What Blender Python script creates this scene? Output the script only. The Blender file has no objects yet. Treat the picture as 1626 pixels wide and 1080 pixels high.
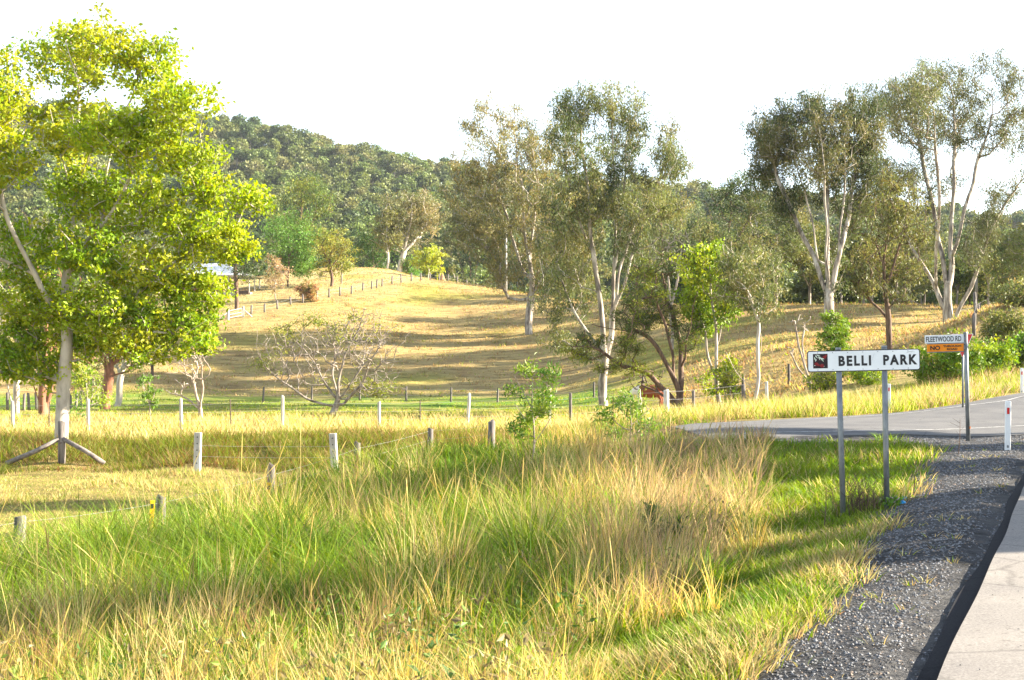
import bpy, math, random
import numpy as np
from mathutils import Vector

# ------------------------------------------------------------------ camera, sky, sun, exposure
SC = bpy.context.scene
COL = SC.collection
F = 2000.0            # focal length in photograph pixels (photograph 1626 x 1080)
CAMZ, HZ = 1.7, 580.0  # eye height above the road, horizon row
cd = bpy.data.cameras.new('camera'); cam = bpy.data.objects.new('camera', cd); COL.objects.link(cam)
cam.location = (0, 0, CAMZ); cam.rotation_euler = (math.radians(90), 0, 0)
cd.sensor_width = 36.0; cd.lens = 36.0 * F / 1626.0
cd.shift_y = (HZ - 540.0) / 1626.0
cd.clip_start = 0.05; cd.clip_end = 6000
SC.camera = cam

SUN_EL, SUN_AZ = math.radians(23), math.radians(86)   # azimuth from +Y towards +X
W = bpy.data.worlds.new('World'); SC.world = W; W.use_nodes = True
wn = W.node_tree.nodes; wl = W.node_tree.links
bg = wn['Background']
sky = wn.new('ShaderNodeTexSky'); sky.sky_type = 'NISHITA'; sky.sun_disc = False
sky.sun_elevation = SUN_EL; sky.sun_rotation = SUN_AZ
sky.air_density = 1.0; sky.dust_density = 0.2; sky.ozone_density = 1.0
hs0 = wn.new('ShaderNodeHueSaturation'); hs0.inputs['Saturation'].default_value = .62   # thin milky haze in the sky
wl.new(sky.outputs['Color'], hs0.inputs['Color']); wl.new(hs0.outputs['Color'], bg.inputs['Color']); bg.inputs['Strength'].default_value = 0.082
sl = bpy.data.lights.new('sun', 'SUN'); so = bpy.data.objects.new('sun', sl); COL.objects.link(so)
sl.energy = 4.8; sl.angle = math.radians(0.53); sl.color = (1.0, 0.89, 0.72)
sd = Vector((math.cos(SUN_EL) * math.sin(SUN_AZ), math.cos(SUN_EL) * math.cos(SUN_AZ), math.sin(SUN_EL)))
so.rotation_euler = sd.to_track_quat('Z', 'Y').to_euler(); so.location = (40, 0, 40)
vs = SC.view_settings
vs.view_transform = 'Standard'; vs.look = 'None'; vs.exposure = 2.42; vs.gamma = 1.0; vs.use_curve_mapping = False
SC.render.engine = 'CYCLES'
cy = SC.cycles
cy.max_bounces = 4; cy.diffuse_bounces = 1; cy.glossy_bounces = 2; cy.transmission_bounces = 4; cy.transparent_max_bounces = 4
cy.volume_bounces = 0; cy.caustics_reflective = False; cy.caustics_refractive = False
cy.sample_clamp_indirect = 6.0

R = np.random.default_rng(11)

# ------------------------------------------------------------------ helpers
def PX(u, v, d):
    return np.array([(u - 813.0) / F * d, d, CAMZ + (HZ - v) / F * d])

def new_mesh(name, verts, faces_list, mat, parent=None, col=None, coldom='FACE', smooth=False, loc=None):
    """verts (n,3); faces_list = list of int arrays (m,k)."""
    me = bpy.data.meshes.new(name)
    verts = np.asarray(verts, dtype=np.float32)
    me.vertices.add(len(verts)); me.vertices.foreach_set('co', verts.ravel())
    fl = [np.asarray(f, dtype=np.int32) for f in faces_list if len(f)]
    idx = np.concatenate([f.ravel() for f in fl]); tot = np.concatenate([np.full(len(f), f.shape[1], np.int32) for f in fl])
    start = np.concatenate([[0], np.cumsum(tot)[:-1]]).astype(np.int32)
    me.loops.add(len(idx)); me.loops.foreach_set('vertex_index', idx)
    me.polygons.add(len(tot)); me.polygons.foreach_set('loop_start', start)
    me.polygons.foreach_set('use_smooth', np.full(len(tot), bool(smooth)))
    if col is not None:
        a = me.attributes.new('Col', 'FLOAT_COLOR', coldom)
        c = np.ones((len(col), 4), np.float32); c[:, :3] = col
        a.data.foreach_set('color', c.ravel())
    me.update(calc_edges=True)
    if mat is not None: me.materials.append(mat)
    o = bpy.data.objects.new(name, me); COL.objects.link(o)
    if parent is not None: o.parent = parent
    if loc is not None: o.location = loc
    return o

def tag(o, label=None, cat=None, group=None, kind=None):
    if label: o['label'] = label
    if cat: o['category'] = cat
    if group: o['group'] = group
    if kind: o['kind'] = kind
    return o

def empty(name, loc, label, cat, group=None, rz=0.0):
    o = bpy.data.objects.new(name, None); COL.objects.link(o); o.location = [float(c) for c in loc]
    o.rotation_euler = (0, 0, rz); o.empty_display_size = 0.2
    return tag(o, label, cat, group)

class MB:
    """collects boxes, tubes and polygons into one mesh"""
    def __init__(s): s.v = []; s.f = {}; s.n = 0
    def add(s, v, faces):
        v = np.asarray(v, float)
        for f in faces:
            s.f.setdefault(len(f), []).append([i + s.n for i in f])
        s.v.append(v); s.n += len(v); return s
    def box(s, c, size, M=None, bev=0.0):
        x, y, z = np.array(size) / 2.0
        b = min(bev, x * .9, y * .9, z * .9)
        if b <= 0:
            v = np.array([[i * x, j * y, k * z] for k in (-1, 1) for j in (-1, 1) for i in (-1, 1)])
            f = [(0, 2, 3, 1), (4, 5, 7, 6), (0, 1, 5, 4), (2, 6, 7, 3), (0, 4, 6, 2), (1, 3, 7, 5)]
        else:
            # chamfered box: three inset rectangles per axis
            v = []; key = {}
            for k in (-1, 1):
                for j in (-1, 1):
                    for i in (-1, 1):
                        for a in range(3):
                            p = [i * (x - b), j * (y - b), k * (z - b)]
                            p[a] += (i, j, k)[a] * b
                            key[(i, j, k, a)] = len(v); v.append(p)
            f = []
            for a in range(3):
                b1, b2 = [(1, 2), (2, 0), (0, 1)][a]
                for sgn in (-1, 1):
                    q = []
                    for (p1, p2) in ((-1, -1), (1, -1), (1, 1), (-1, 1)):
                        t = [0, 0, 0]; t[a] = sgn; t[b1] = p1; t[b2] = p2; q.append(key[(*t, a)])
                    f.append(tuple(q if sgn > 0 else q[::-1]))
            for a in range(3):   # edges parallel to axis a
                b1, b2 = [(1, 2), (2, 0), (0, 1)][a]
                for p1 in (-1, 1):
                    for p2 in (-1, 1):
                        t0 = [0, 0, 0]; t0[a] = -1; t0[b1] = p1; t0[b2] = p2
                        t1 = list(t0); t1[a] = 1
                        q = (key[(*t0, b1)], key[(*t0, b2)], key[(*t1, b2)], key[(*t1, b1)])
                        f.append(q if p1 * p2 > 0 else q[::-1])
            for k in (-1, 1):
                for j in (-1, 1):
                    for i in (-1, 1):
                        q = tuple(key[(i, j, k, a)] for a in range(3))
                        f.append(q if i * j * k > 0 else q[::-1])
            v = np.array(v)
        if M is not None: v = v @ np.asarray(M).T
        return s.add(v + np.array(c), f)
    def tube(s, pts, rad, n=8, cap=True):
        pts = np.asarray(pts, float); m = len(pts)
        rad = np.broadcast_to(np.asarray(rad, float), (m,))
        T = np.gradient(pts, axis=0); T /= np.linalg.norm(T, axis=1)[:, None] + 1e-9
        ref = np.array([0.0, 1, 0]) if abs(T[:, 1]).mean() < .8 else np.array([1.0, 0, 0])
        A = np.cross(T, ref); A /= np.linalg.norm(A, axis=1)[:, None] + 1e-9
        B = np.cross(T, A)
        th = np.linspace(0, 2 * np.pi, n, endpoint=False)
        ring = pts[:, None] + rad[:, None, None] * (np.cos(th)[None, :, None] * A[:, None] + np.sin(th)[None, :, None] * B[:, None])
        f = []
        for i in range(m - 1):
            for j in range(n):
                f.append((i * n + j, i * n + (j + 1) % n, (i + 1) * n + (j + 1) % n, (i + 1) * n + j))
        if cap:
            f.append(tuple(range(n))[::-1]); f.append(tuple((m - 1) * n + j for j in range(n)))
        return s.add(ring.reshape(-1, 3), f)
    def poly(s, pts, th=0.0, axis=1):
        """flat polygon with thickness th along axis"""
        p = np.asarray(pts, float); n = len(p)
        q = p.copy(); q[:, axis] += th
        f = [tuple(range(n)), tuple(range(2 * n - 1, n - 1, -1))] + [(i, i + n, (i + 1) % n + n, (i + 1) % n) for i in range(n)]
        return s.add(np.vstack([p, q]), f)
    def build(s, name, mat, parent=None, smooth=False, loc=None):
        return new_mesh(name, np.vstack(s.v), [np.array(f) for f in s.f.values()], mat, parent, smooth=smooth, loc=loc)

# ---- cheap value noise
_tab = R.random((256, 256))
def vnoise(x, y):
    xi = np.floor(x).astype(int); yi = np.floor(y).astype(int); fx = x - xi; fy = y - yi
    fx = fx * fx * (3 - 2 * fx); fy = fy * fy * (3 - 2 * fy)
    a = _tab[xi & 255, yi & 255]; b = _tab[(xi + 1) & 255, yi & 255]; c = _tab[xi & 255, (yi + 1) & 255]; d = _tab[(xi + 1) & 255, (yi + 1) & 255]
    return (a * (1 - fx) + b * fx) * (1 - fy) + (c * (1 - fx) + d * fx) * fy
def fbm(x, y, s=1.0, o=3):
    t = 0; a = 1; w = 0
    for k in range(o):
        t = t + a * vnoise(x * s + 17.3 * k, y * s + 5.1 * k); w += a; a *= .5; s *= 2.1
    return t / w

# ------------------------------------------------------------------ materials
def nodes(name):
    m = bpy.data.materials.new(name); m.use_nodes = True
    nt = m.node_tree; b = nt.nodes['Principled BSDF']
    return m, nt, b
def N(nt, typ, **kw):
    n = nt.nodes.new(typ)
    for k, v in kw.items(): setattr(n, k, v)
    return n
def noise_node(nt, scale, detail=4, rough=.6, coord='Object', stretch=None):
    if coord != 'World':
        tc = N(nt, 'ShaderNodeTexCoord'); src = tc.outputs[coord]
    else:
        g = N(nt, 'ShaderNodeNewGeometry'); src = g.outputs['Position']
    if stretch:
        mp = N(nt, 'ShaderNodeMapping'); mp.inputs['Scale'].default_value = stretch; nt.links.new(src, mp.inputs['Vector']); src = mp.outputs['Vector']
    n = N(nt, 'ShaderNodeTexNoise'); n.inputs['Scale'].default_value = scale; n.inputs['Detail'].default_value = detail; n.inputs['Roughness'].default_value = rough
    nt.links.new(src, n.inputs['Vector']); return n
def ramp(nt, src, stops):
    r = N(nt, 'ShaderNodeValToRGB'); e = r.color_ramp.elements
    while len(e) < len(stops): e.new(0.5)
    for el, (p, c) in zip(e, stops): el.position = p; el.color = (*c, 1) if len(c) == 3 else c
    nt.links.new(src, r.inputs['Fac']); return r
def bumpify(nt, b, src, strength=.5, dist=.02):
    bp = N(nt, 'ShaderNodeBump'); bp.inputs['Strength'].default_value = strength; bp.inputs['Distance'].default_value = dist
    nt.links.new(src, bp.inputs['Height']); nt.links.new(bp.outputs['Normal'], b.inputs['Normal'])

def mat_noise(name, c0, c1, scale=6, rough=.8, stretch=None, bump=.3, dist=.01, lo=.35, hi=.65, metal=0.0, coord='Object', c2=None):
    m, nt, b = nodes(name)
    n = noise_node(nt, scale, coord=coord, stretch=stretch)
    st = [(lo, c0), (hi, c1)] + ([(min(.98, hi + .12), c2)] if c2 else [])
    r = ramp(nt, n.outputs['Fac'], st); nt.links.new(r.outputs['Color'], b.inputs['Base Color'])
    b.inputs['Roughness'].default_value = rough; b.inputs['Metallic'].default_value = metal
    b.inputs['Specular IOR Level'].default_value = .3
    if bump: bumpify(nt, b, n.outputs['Fac'], bump, dist)
    return m

def mat_leaf(name, trans=.35, rough=.45, spec=.25):
    m, nt, b = nodes(name)
    a = N(nt, 'ShaderNodeAttribute', attribute_name='Col')
    nt.links.new(a.outputs['Color'], b.inputs['Base Color']); b.inputs['Roughness'].default_value = rough
    b.inputs['Specular IOR Level'].default_value = spec
    t = N(nt, 'ShaderNodeBsdfTranslucent')
    hs = N(nt, 'ShaderNodeHueSaturation'); hs.inputs['Saturation'].default_value = 1.15; hs.inputs['Value'].default_value = 1.25; hs.inputs['Hue'].default_value = .49
    nt.links.new(a.outputs['Color'], hs.inputs['Color']); nt.links.new(hs.outputs['Color'], t.inputs['Color'])
    mx = N(nt, 'ShaderNodeMixShader'); mx.inputs['Fac'].default_value = trans
    nt.links.new(b.outputs['BSDF'], mx.inputs[1]); nt.links.new(t.outputs['BSDF'], mx.inputs[2])
    nt.links.new(mx.outputs['Shader'], nt.nodes['Material Output'].inputs['Surface'])
    return m

M_LEAF = mat_leaf('leaf', .28); M_GRASS = mat_leaf('grass_blade', .4, .6, .15)
M_LEAFB = mat_leaf('bright_leaf', .42)
M_BARKG = mat_noise('gum_bark', (.13, .105, .085), (.40, .345, .28), 2.6, .8, (1, 1, .2), .7, .04, .38, .55, c2=(.58, .53, .46))
M_BARKW = mat_noise('pale_bark', (.27, .225, .18), (.54, .47, .38), 3.2, .75, (1, 1, .3), .4, .02, .3, .55)
M_BARKB = mat_noise('brown_bark', (.07, .045, .032), (.20, .13, .09), 7, .9, (1, 1, .18), .8, .03)
M_BARKR = mat_noise('red_bark', (.16, .07, .04), (.36, .17, .10), 6, .9, (1, 1, .2), .7, .03)
M_TWIG = mat_noise('grey_twig', (.22, .17, .13), (.46, .39, .32), 5, .85, (1, 1, .4), .4, .02)
M_SHRUB = mat_noise('shrub_bark', (.15, .12, .095), (.40, .34, .285), 4, .9, (1, 1, .4), .5, .02)
M_TIMB = mat_noise('weathered_timber', (.07, .06, .055), (.25, .22, .195), 9, .9, (1, 1, .12), .8, .01)
M_TIMBH = mat_noise('weathered_stay', (.10, .085, .08), (.30, .26, .23), 5, .9, None, .6, .01)
M_WHITE = mat_noise('whitewashed_timber', (.36, .33, .28), (.70, .67, .60), 5, .8, (1, 1, .25), .4, .005)
M_GALV = mat_noise('galvanised_steel', (.13, .145, .155), (.27, .28, .285), 9, .5, (1, 1, .35), .1, .002, metal=.55)
M_WIRE = mat_noise('fence_wire', (.35, .35, .34), (.55, .54, .5), 9, .5, bump=0, metal=.5)
M_DARK = mat_noise('dark_steel', (.06, .045, .035), (.14, .10, .08), 14, .8, (1, 1, .3), .3, .005)
M_HOLE = mat_noise('dark_hole', (.02, .018, .015), (.05, .045, .04), 8, .9, bump=0)
M_PLAST = mat_noise('white_plastic', (.70, .72, .73), (.82, .83, .84), 4, .45, (1, 1, .5), .05, .002)
M_RED = mat_noise('red_reflector', (.45, .012, .012), (.62, .02, .02), 20, .3, bump=.1, dist=.002)
M_SIGNW = mat_noise('white_sign_face', (.66, .69, .71), (.80, .82, .83), 2.2, .4, None, .02, .001, .25, .6)
M_BLACK = mat_noise('black_sign_paint', (.012, .012, .014), (.03, .03, .032), 12, .5, bump=0)
M_ORANGE = mat_noise('orange_sign_face', (.85, .24, .008), (.92, .30, .012), 5, .45, bump=.02, dist=.001)
M_SRED = mat_noise('red_sign_paint', (.42, .012, .015), (.55, .02, .025), 6, .45, bump=0)
M_FRUIT = mat_noise('red_fruit_print', (.16, .006, .008), (.24, .010, .012), 30, .5, bump=0)
M_MAROON = mat_noise('dark_maroon_print', (.012, .006, .008), (.025, .008, .012), 20, .5, bump=0)
M_PLEAF = mat_noise('pale_leaf_print', (.45, .55, .42), (.72, .78, .68), 30, .5, bump=0)
M_YELLOW = mat_noise('yellow_plastic', (.80, .46, .01), (.88, .56, .02), 8, .5, bump=0)
M_ROOF = mat_noise('pale_metal_roof', (.66, .65, .62), (.80, .79, .76), 1.2, .45, None, .05, .005)
M_BRICK = mat_noise('brick_wall', (.20, .085, .05), (.34, .17, .10), 6, .9, (1, 1, 3), .3, .01)
M_RUST = mat_noise('rusty_band', (.14, .05, .02), (.26, .10, .04), 18, .9, bump=.4, dist=.004)
M_LITTER = mat_noise('blue_litter', (.01, .20, .45), (.02, .32, .62), 8, .4, bump=0)
M_ROCK = mat_noise('termite_mound_earth', (.24, .13, .07), (.38, .22, .12), 5, .95, None, .8, .04)
M_CONC = mat_noise('concrete', (.34, .33, .31), (.5, .49, .46), 6, .9, bump=.2)

# ------------------------------------------------------------------ terrain
RD0 = np.array([2.33, 6.8]); RDD = np.array([.41, .912]); RDD /= np.linalg.norm(RDD); RDN = np.array([-RDD[1], RDD[0]])
def road_s(x, y): return (x - RD0[0]) * RDN[0] + (y - RD0[1]) * RDN[1]
def road_l(x, y): return (x - RD0[0]) * RDD[0] + (y - RD0[1]) * RDD[1]
ctrl = []
def cp(x, y, z): ctrl.append((x, y, z))
def cpx(u, v, d): ctrl.append(tuple(PX(u, v, d)))
def cpz(u, d, z): ctrl.append(((u - 813) / F * d, d, z))
def csl(s, l, z):
    p = RD0 + RDD * l + RDN * s; ctrl.append((p[0], p[1], z))
for l in (-12, -6, 0, 5, 10, 15, 20, 25):
    for s in (-14, -7, -3.5, 0): csl(s, l, 0)
    csl(-30, l, 0.3); csl(-60, l, .8)
for l in (-10, -4, 1, 5, 9):
    csl(1.2, l, -.13); csl(2.2, l, -.44); csl(3.5, l, -.64); csl(5, l, -.8); csl(8, l, -1.05); csl(12, l, -1.45); csl(17, l, -1.75); csl(30, l, -1.9)
csl(1.2, 14, -.1); csl(2.4, 13, -.38); csl(3, 17, -.3); csl(1.2, 19, -.05); csl(5, 13, -.62); csl(8, 14, -.8)
for x, y, z in ((4.7, 28, 0), (9.7, 31.5, 0), (14, 33, 0), (9, 37, .02), (14, 39, .12), (5.3, 37, -.02), (13.5, 45, .04), (15.8, 44, .3), (18.7, 46, .55), (17, 38, .1), (20.2, 50, .62), (22, 44, .5),
                (27, 61, 1.7), (0, 31, -.5), (0, 26, -.75), (-4, 33, -1.0), (2.5, 33, -.2), (5.1, 24, -.25), (3.8, 19.5, -.45), (1.4, 24, -.68), (10.9, 30, -.12), (8, 25, -.15),
                (34, 70, 2.5), (60, 90, 5), (24, 38, .4), (60, 40, 1.5)): cp(x, y, z)
for u, d in ((28, 20), (255, 23), (100, 30), (313, 40.5), (532, 40.5), (0, 38), (430, 29), (-300, 25), (-500, 40), (98, 42.8), (200, 36)): cpz(u, d, -1.75)
cpz(570, 34, -1.5); cpz(690, 38, -1.2); cpz(780, 36, -1.0); cpz(850, 40, -.9); cpz(950, 45, -.7)
for u in (-400, 0, 200, 420, 560): cpz(u, 43.4, -1.95)
for u, z in ((-400, -1.15), (0, -1.12), (97, -1.15), (313, -1.1), (450, -1.08), (560, -1.05), (700, -.95), (900, -.9)): cpz(u, 45.2, z)
for u in (-400, 20, 288, 602): cpz(u, 58, -1.15)
cpz(905, 60, -1.0)
for u in (-500, -150, 70, 185, 315, 525, 700, 850): cpz(u, 75, -1.25); cpz(u, 98, -1.3)
cpx(960, 645, 88); cpx(1020, 650, 72); cpx(1080, 652, 72); cpx(1144, 649, 73); cpx(1200, 640, 70); cpx(1050, 662, 55); cpx(1150, 660, 50)
for u in (-300, 100, 350, 500, 700, 880): cpx(u, 622, 118)
cpx(-300, 590, 140); cpx(100, 575, 138); cpx(250, 590, 125)
for a in ((348, 510, 160), (440, 491, 170), (540, 469, 182), (620, 451, 200), (711, 447, 220), (450, 560, 138), (600, 540, 147), (700, 590, 128), (840, 530, 150), (900, 505, 162),
          (803, 462, 200), (760, 452, 218), (700, 500, 175), (900, 592, 126), (1000, 598, 115), (1000, 505, 150), (1000, 476, 178), (880, 470, 195), (370, 470, 185), (455, 455, 195), (500, 429, 265), (560, 430, 262), (630, 428, 262), (420, 440, 240), (300, 450, 235), (100, 480, 200), (150, 540, 155),
          (-300, 500, 200), (1250, 625, 68), (1300, 612, 68), (1450, 606, 62), (1412, 562, 82), (1505, 529, 114), (1330, 547, 95), (1250, 484, 150), (1450, 484, 150), (1350, 484, 150), (1150, 484, 155), (1250, 550, 95),
          (1600, 603, 56), (1560, 545, 75), (1600, 480, 85), (1700, 470, 85), (1700, 600, 56), (1480, 625, 54), (1380, 642, 52), (1250, 648, 52), (1600, 486, 150), (1900, 430, 120)): cpx(*a)
for u, d, z in ((-300, 330, 14), (100, 330, 14), (400, 340, 13), (640, 340, 8), (760, 290, 4), (900, 300, 2), (1100, 230, 5), (1300, 220, 6), (1500, 220, 7), (1700, 220, 10), (1100, 320, 3), (1400, 330, 4), (1900, 330, 10)): cpz(u, d, z)
RIDGE = ((-1200, 120, 1000), (-500, 150, 1000), (0, 195, 940), (200, 205, 920), (360, 222, 900), (480, 243, 900), (600, 272, 900), (700, 292, 900), (850, 306, 900), (1000, 320, 900), (1100, 330, 900), (1300, 343, 900), (1500, 366, 900), (1626, 384, 900), (1900, 380, 900), (2600, 380, 1000))
for u, v, d in RIDGE:
    z = PX(u, v, d)[2]; cpz(u, d, z); cpz(u, 430, 14 + .04 * z); cpz(u, 540, .04 * z + .24 * z + 8); cpz(u, 720, .62 * z); cpz(u, 1150, .8 * z); cpz(u, 2200, .4 * z)
for x in (-40, -20, -10, 0, 10, 25, 60): cp(x, -6.5, 0 if x > -3 else (-.6 if x > -12 else -1.6))
ctrl = np.array(ctrl)
def qmap(x, y):
    Y = np.maximum(y, -7.0) + 8.0
    return np.stack([2.6 * np.arcsinh(x / Y), 1.25 * np.log(Y)], -1), Y
_q, _Y = qmap(ctrl[:, 0], ctrl[:, 1]); _t = (ctrl[:, 2] - CAMZ) / _Y
_n = len(ctrl); _D = np.linalg.norm(_q[:, None] - _q[None], axis=2)
_A = np.zeros((_n + 3, _n + 3)); _A[:_n, :_n] = _D - 4e-3 * np.eye(_n); _P = np.c_[np.ones(_n), _q]; _A[:_n, _n:] = _P; _A[_n:, :_n] = _P.T
_w = np.linalg.solve(_A, np.r_[_t, 0, 0, 0])
def H0(x, y):
    x = np.atleast_1d(np.asarray(x, float)); y = np.atleast_1d(np.asarray(y, float)); out = np.empty(len(x))
    for i in range(0, len(x), 20000):
        q, Y = qmap(x[i:i + 20000], y[i:i + 20000])
        d = np.sqrt(((q[:, None] - _q[None]) ** 2).sum(2) + 1e-6)
        t = d @ _w[:_n] + _w[_n] + q @ _w[_n + 1:]
        out[i:i + 20000] = CAMZ + t * Y
    return out

# roads as polygons in plan
SIDE_NEAR = np.array([(14.2, 31.6), (12.4, 31.3), (11.0, 31.4), (9.4, 31.2), (6.6, 30.0), (4.6, 28.7)])
SIDE_FAR = np.array([(23.6, 51.5), (20.2, 49.6), (15.9, 44.9), (12.6, 43.0), (9, 40.6), (5.2, 37.0), (4.6, 36.6)])
def resample(p, n):
    p = np.asarray(p, float); L = np.r_[0, np.cumsum(np.linalg.norm(np.diff(p, axis=0), axis=1))]
    t = np.linspace(0, L[-1], n); return np.stack([np.interp(t, L, p[:, k]) for k in range(p.shape[1])], 1)
def in_poly(x, y, poly):
    inside = np.zeros(len(x), bool); n = len(poly)
    for i in range(n):
        x0, y0 = poly[i]; x1, y1 = poly[(i + 1) % n]
        c = ((y0 > y) != (y1 > y)); inside ^= c & (x < (x1 - x0) * (y - y0) / (y1 - y0 + 1e-12) + x0)
    return inside
SIDE_POLY = np.vstack([SIDE_NEAR, SIDE_FAR[::-1]])
def seg_dist(x, y, poly):
    d = np.full(len(x), 1e9)
    for (x0, y0), (x1, y1) in zip(poly[:-1], poly[1:]):
        t = np.clip(((x - x0) * (x1 - x0) + (y - y0) * (y1 - y0)) / ((x1 - x0) ** 2 + (y1 - y0) ** 2), 0, 1)
        d = np.minimum(d, np.hypot(x - x0 - t * (x1 - x0), y - y0 - t * (y1 - y0)))
    return d
def on_road(x, y, m=0.0):
    s = road_s(x, y); a = (s < m) & (s > -8.4) & (road_l(x, y) < 75)
    b = in_poly(x, y, SIDE_POLY)
    if m: b = b | (seg_dist(x, y, SIDE_NEAR) < m) | (seg_dist(x, y, SIDE_FAR) < m)
    return a | b
def smooth(a, b, t): t = np.clip((t - a) / (b - a), 0, 1); return t * t * (3 - 2 * t)
def H(x, y):
    """ground height with small unevenness; sunk a little under the road sheets"""
    x = np.atleast_1d(np.asarray(x, float)); y = np.atleast_1d(np.asarray(y, float))
    z = H0(x, y); far = smooth(30, 120, y)
    k = (fbm(x, y, .35) - .5) * (.10 + .25 * far) + (fbm(x + 40, y, 1.3, 2) - .5) * .06
    s = road_s(x, y); nr = np.minimum(np.where(s > 0, s, np.where(s < -8.4, -8.4 - s, 0)), np.where(in_poly(x, y, SIDE_POLY), 0, np.minimum(seg_dist(x, y, SIDE_NEAR), seg_dist(x, y, SIDE_FAR))))
    return z + k * smooth(.2, 2.0, nr) - .075 * (1 - smooth(.22, .45, nr))
def Hs(x, y): return float(H([x], [y])[0])

FENCE_LINE = np.array([(-16, 8.5), (-11, 15.5), (-7.85, 20), (-6.3, 22.7), (-5.5, 28), (-4.13, 34), (-2.45, 38), (-.62, 38.5), (2, 40)])
def fence_left(x, y):   # true when beyond the roadside fence
    fx = np.interp(y, FENCE_LINE[:, 1], FENCE_LINE[:, 0]); return (x < fx - .5 - .5 * vnoise(x * .9, y * .9)) | (y > 40)

a_ = np.sinh(np.linspace(-2.4, 2.4, 290) * 1.0) / np.sinh(2.4) * 3.4
b_ = np.exp(np.linspace(math.log(1.0), math.log(2400), 390)) - 8.0
AA, BB = np.meshgrid(a_, b_); gx = np.clip(AA * (BB + 8), -2500 - 20 * np.abs(AA), 2500 + 20 * np.abs(AA)).ravel(); gy = BB.ravel(); gz = H(gx, gy)
nc, nr_ = len(a_), len(b_)
ii = np.arange(nc * nr_).reshape(nr_, nc); gf = np.stack([ii[:-1, :-1], ii[:-1, 1:], ii[1:, 1:], ii[1:, :-1]], -1).reshape(-1, 4)

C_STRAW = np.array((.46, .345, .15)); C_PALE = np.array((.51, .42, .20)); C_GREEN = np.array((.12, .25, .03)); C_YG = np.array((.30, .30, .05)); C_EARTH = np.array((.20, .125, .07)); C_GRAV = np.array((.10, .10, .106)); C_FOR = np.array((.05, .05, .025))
def ground_col(x, y):
    n1 = fbm(x, y, .08); n2 = fbm(x + 9, y + 3, .5); u = 813 + F * x / np.maximum(y, 1)
    c = np.empty((len(x), 3)); c[:] = C_STRAW
    def mixc(col, w):
        w = np.clip(w, 0, 1)[:, None]; c[:] = c * (1 - w) + np.asarray(col) * w
    mixc(C_PALE, smooth(150, 190, y) * (u < 700) * (fence_hill(x, y)))
    mixc((.33, .20, .09), .6 * smooth(.52, .7, n2) * (y > 110))
    mixc(C_YG, .7 * smooth(.55, .75, n1) * (y > 110))
    green = smooth(62, 75, y) * (1 - smooth(104, 116, y)) * (u < 1050)
    mixc(C_YG * .95 + C_GREEN * .15, green * (.55 + 1.2 * (n2 - .45)))
    mixc(C_GREEN, smooth(84, 92, y) * (1 - smooth(108, 116, y)) * (u < 960) * (.15 + .9 * n1 + 1.2 * (n2 - .5)))
    mixc(C_PALE * .8 + C_YG * .25, (smooth(42, 48, y) * (1 - smooth(60, 70, y))) * (.5 + n2 * .5))
    s = road_s(x, y)
    near = (y < 42) & (y > -8) & (s > 0)
    mixc((.15, .115, .055), near * 1.0)
    mixc(C_STRAW * .55 + C_YG * .4, near * fence_left(x, y) * (.4 + .6 * n2))
    g = near * (1 - smooth(.35, .85, s + (n2 - .5) * 1.0 - .06 * np.clip(y, 0, 30)))
    sn = np.minimum(seg_dist(x, y, SIDE_NEAR), seg_dist(x, y, SIDE_FAR))
    g = np.maximum(g, (1 - smooth(1.0, 2.2, seg_dist(x, y, SIDE_NEAR) + (n2 - .5))) * (y < 40))
    g = np.maximum(g, ((x > 8.2) & (y > 24) & (y < 31.5)) * smooth(8.2, 9.4, x))
    mixc(C_GRAV, g); mixc(C_GRAV, (s < -8.0) & (s > -10))
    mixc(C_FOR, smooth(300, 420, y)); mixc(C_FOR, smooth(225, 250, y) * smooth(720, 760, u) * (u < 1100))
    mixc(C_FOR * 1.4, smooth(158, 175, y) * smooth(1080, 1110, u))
    return c, g
def fence_hill(x, y):
    u = 813 + F * x / np.maximum(y, 1); d = np.interp(u, (300, 348, 440, 540, 620, 711, 780), (155, 160, 170, 182, 200, 220, 235)); return (y > d).astype(float)
gc, gmask = ground_col(gx, gy)

m, nt, b = nodes('ground'); M_GROUND = m
at = N(nt, 'ShaderNodeAttribute', attribute_name='Col')
n1 = noise_node(nt, 1.2, 8, .68, 'World', (.32, 1, 1)); n2 = noise_node(nt, 9, 5, .7, 'World')
r1 = ramp(nt, n1.outputs['Fac'], [(.30, (.30, .27, .22)), (.47, (.88, .87, .84)), (.72, (1.28, 1.24, 1.1))])
r2 = ramp(nt, n2.outputs['Fac'], [(.3, (.7, .7, .68)), (.7, (1.2, 1.2, 1.2))])
mm = N(nt, 'ShaderNodeMix', data_type='RGBA', blend_type='MULTIPLY'); mm.inputs['Factor'].default_value = 1
nt.links.new(at.outputs['Color'], mm.inputs[6]); nt.links.new(r1.outputs['Color'], mm.inputs[7])
m2 = N(nt, 'ShaderNodeMix', data_type='RGBA', blend_type='MULTIPLY'); m2.inputs['Factor'].default_value = 1
nt.links.new(mm.outputs[2], m2.inputs[6]); nt.links.new(r2.outputs['Color'], m2.inputs[7]); nt.links.new(m2.outputs[2], b.inputs['Base Color'])
b.inputs['Roughness'].default_value = .95; b.inputs['Specular IOR Level'].default_value = .1
bumpify(nt, b, n1.outputs['Fac'], 1.0, .6)
ground = new_mesh('ground', np.c_[gx, gy, gz], [gf], M_GROUND, col=gc, coldom='POINT', smooth=True)
tag(ground, kind='structure')

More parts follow.
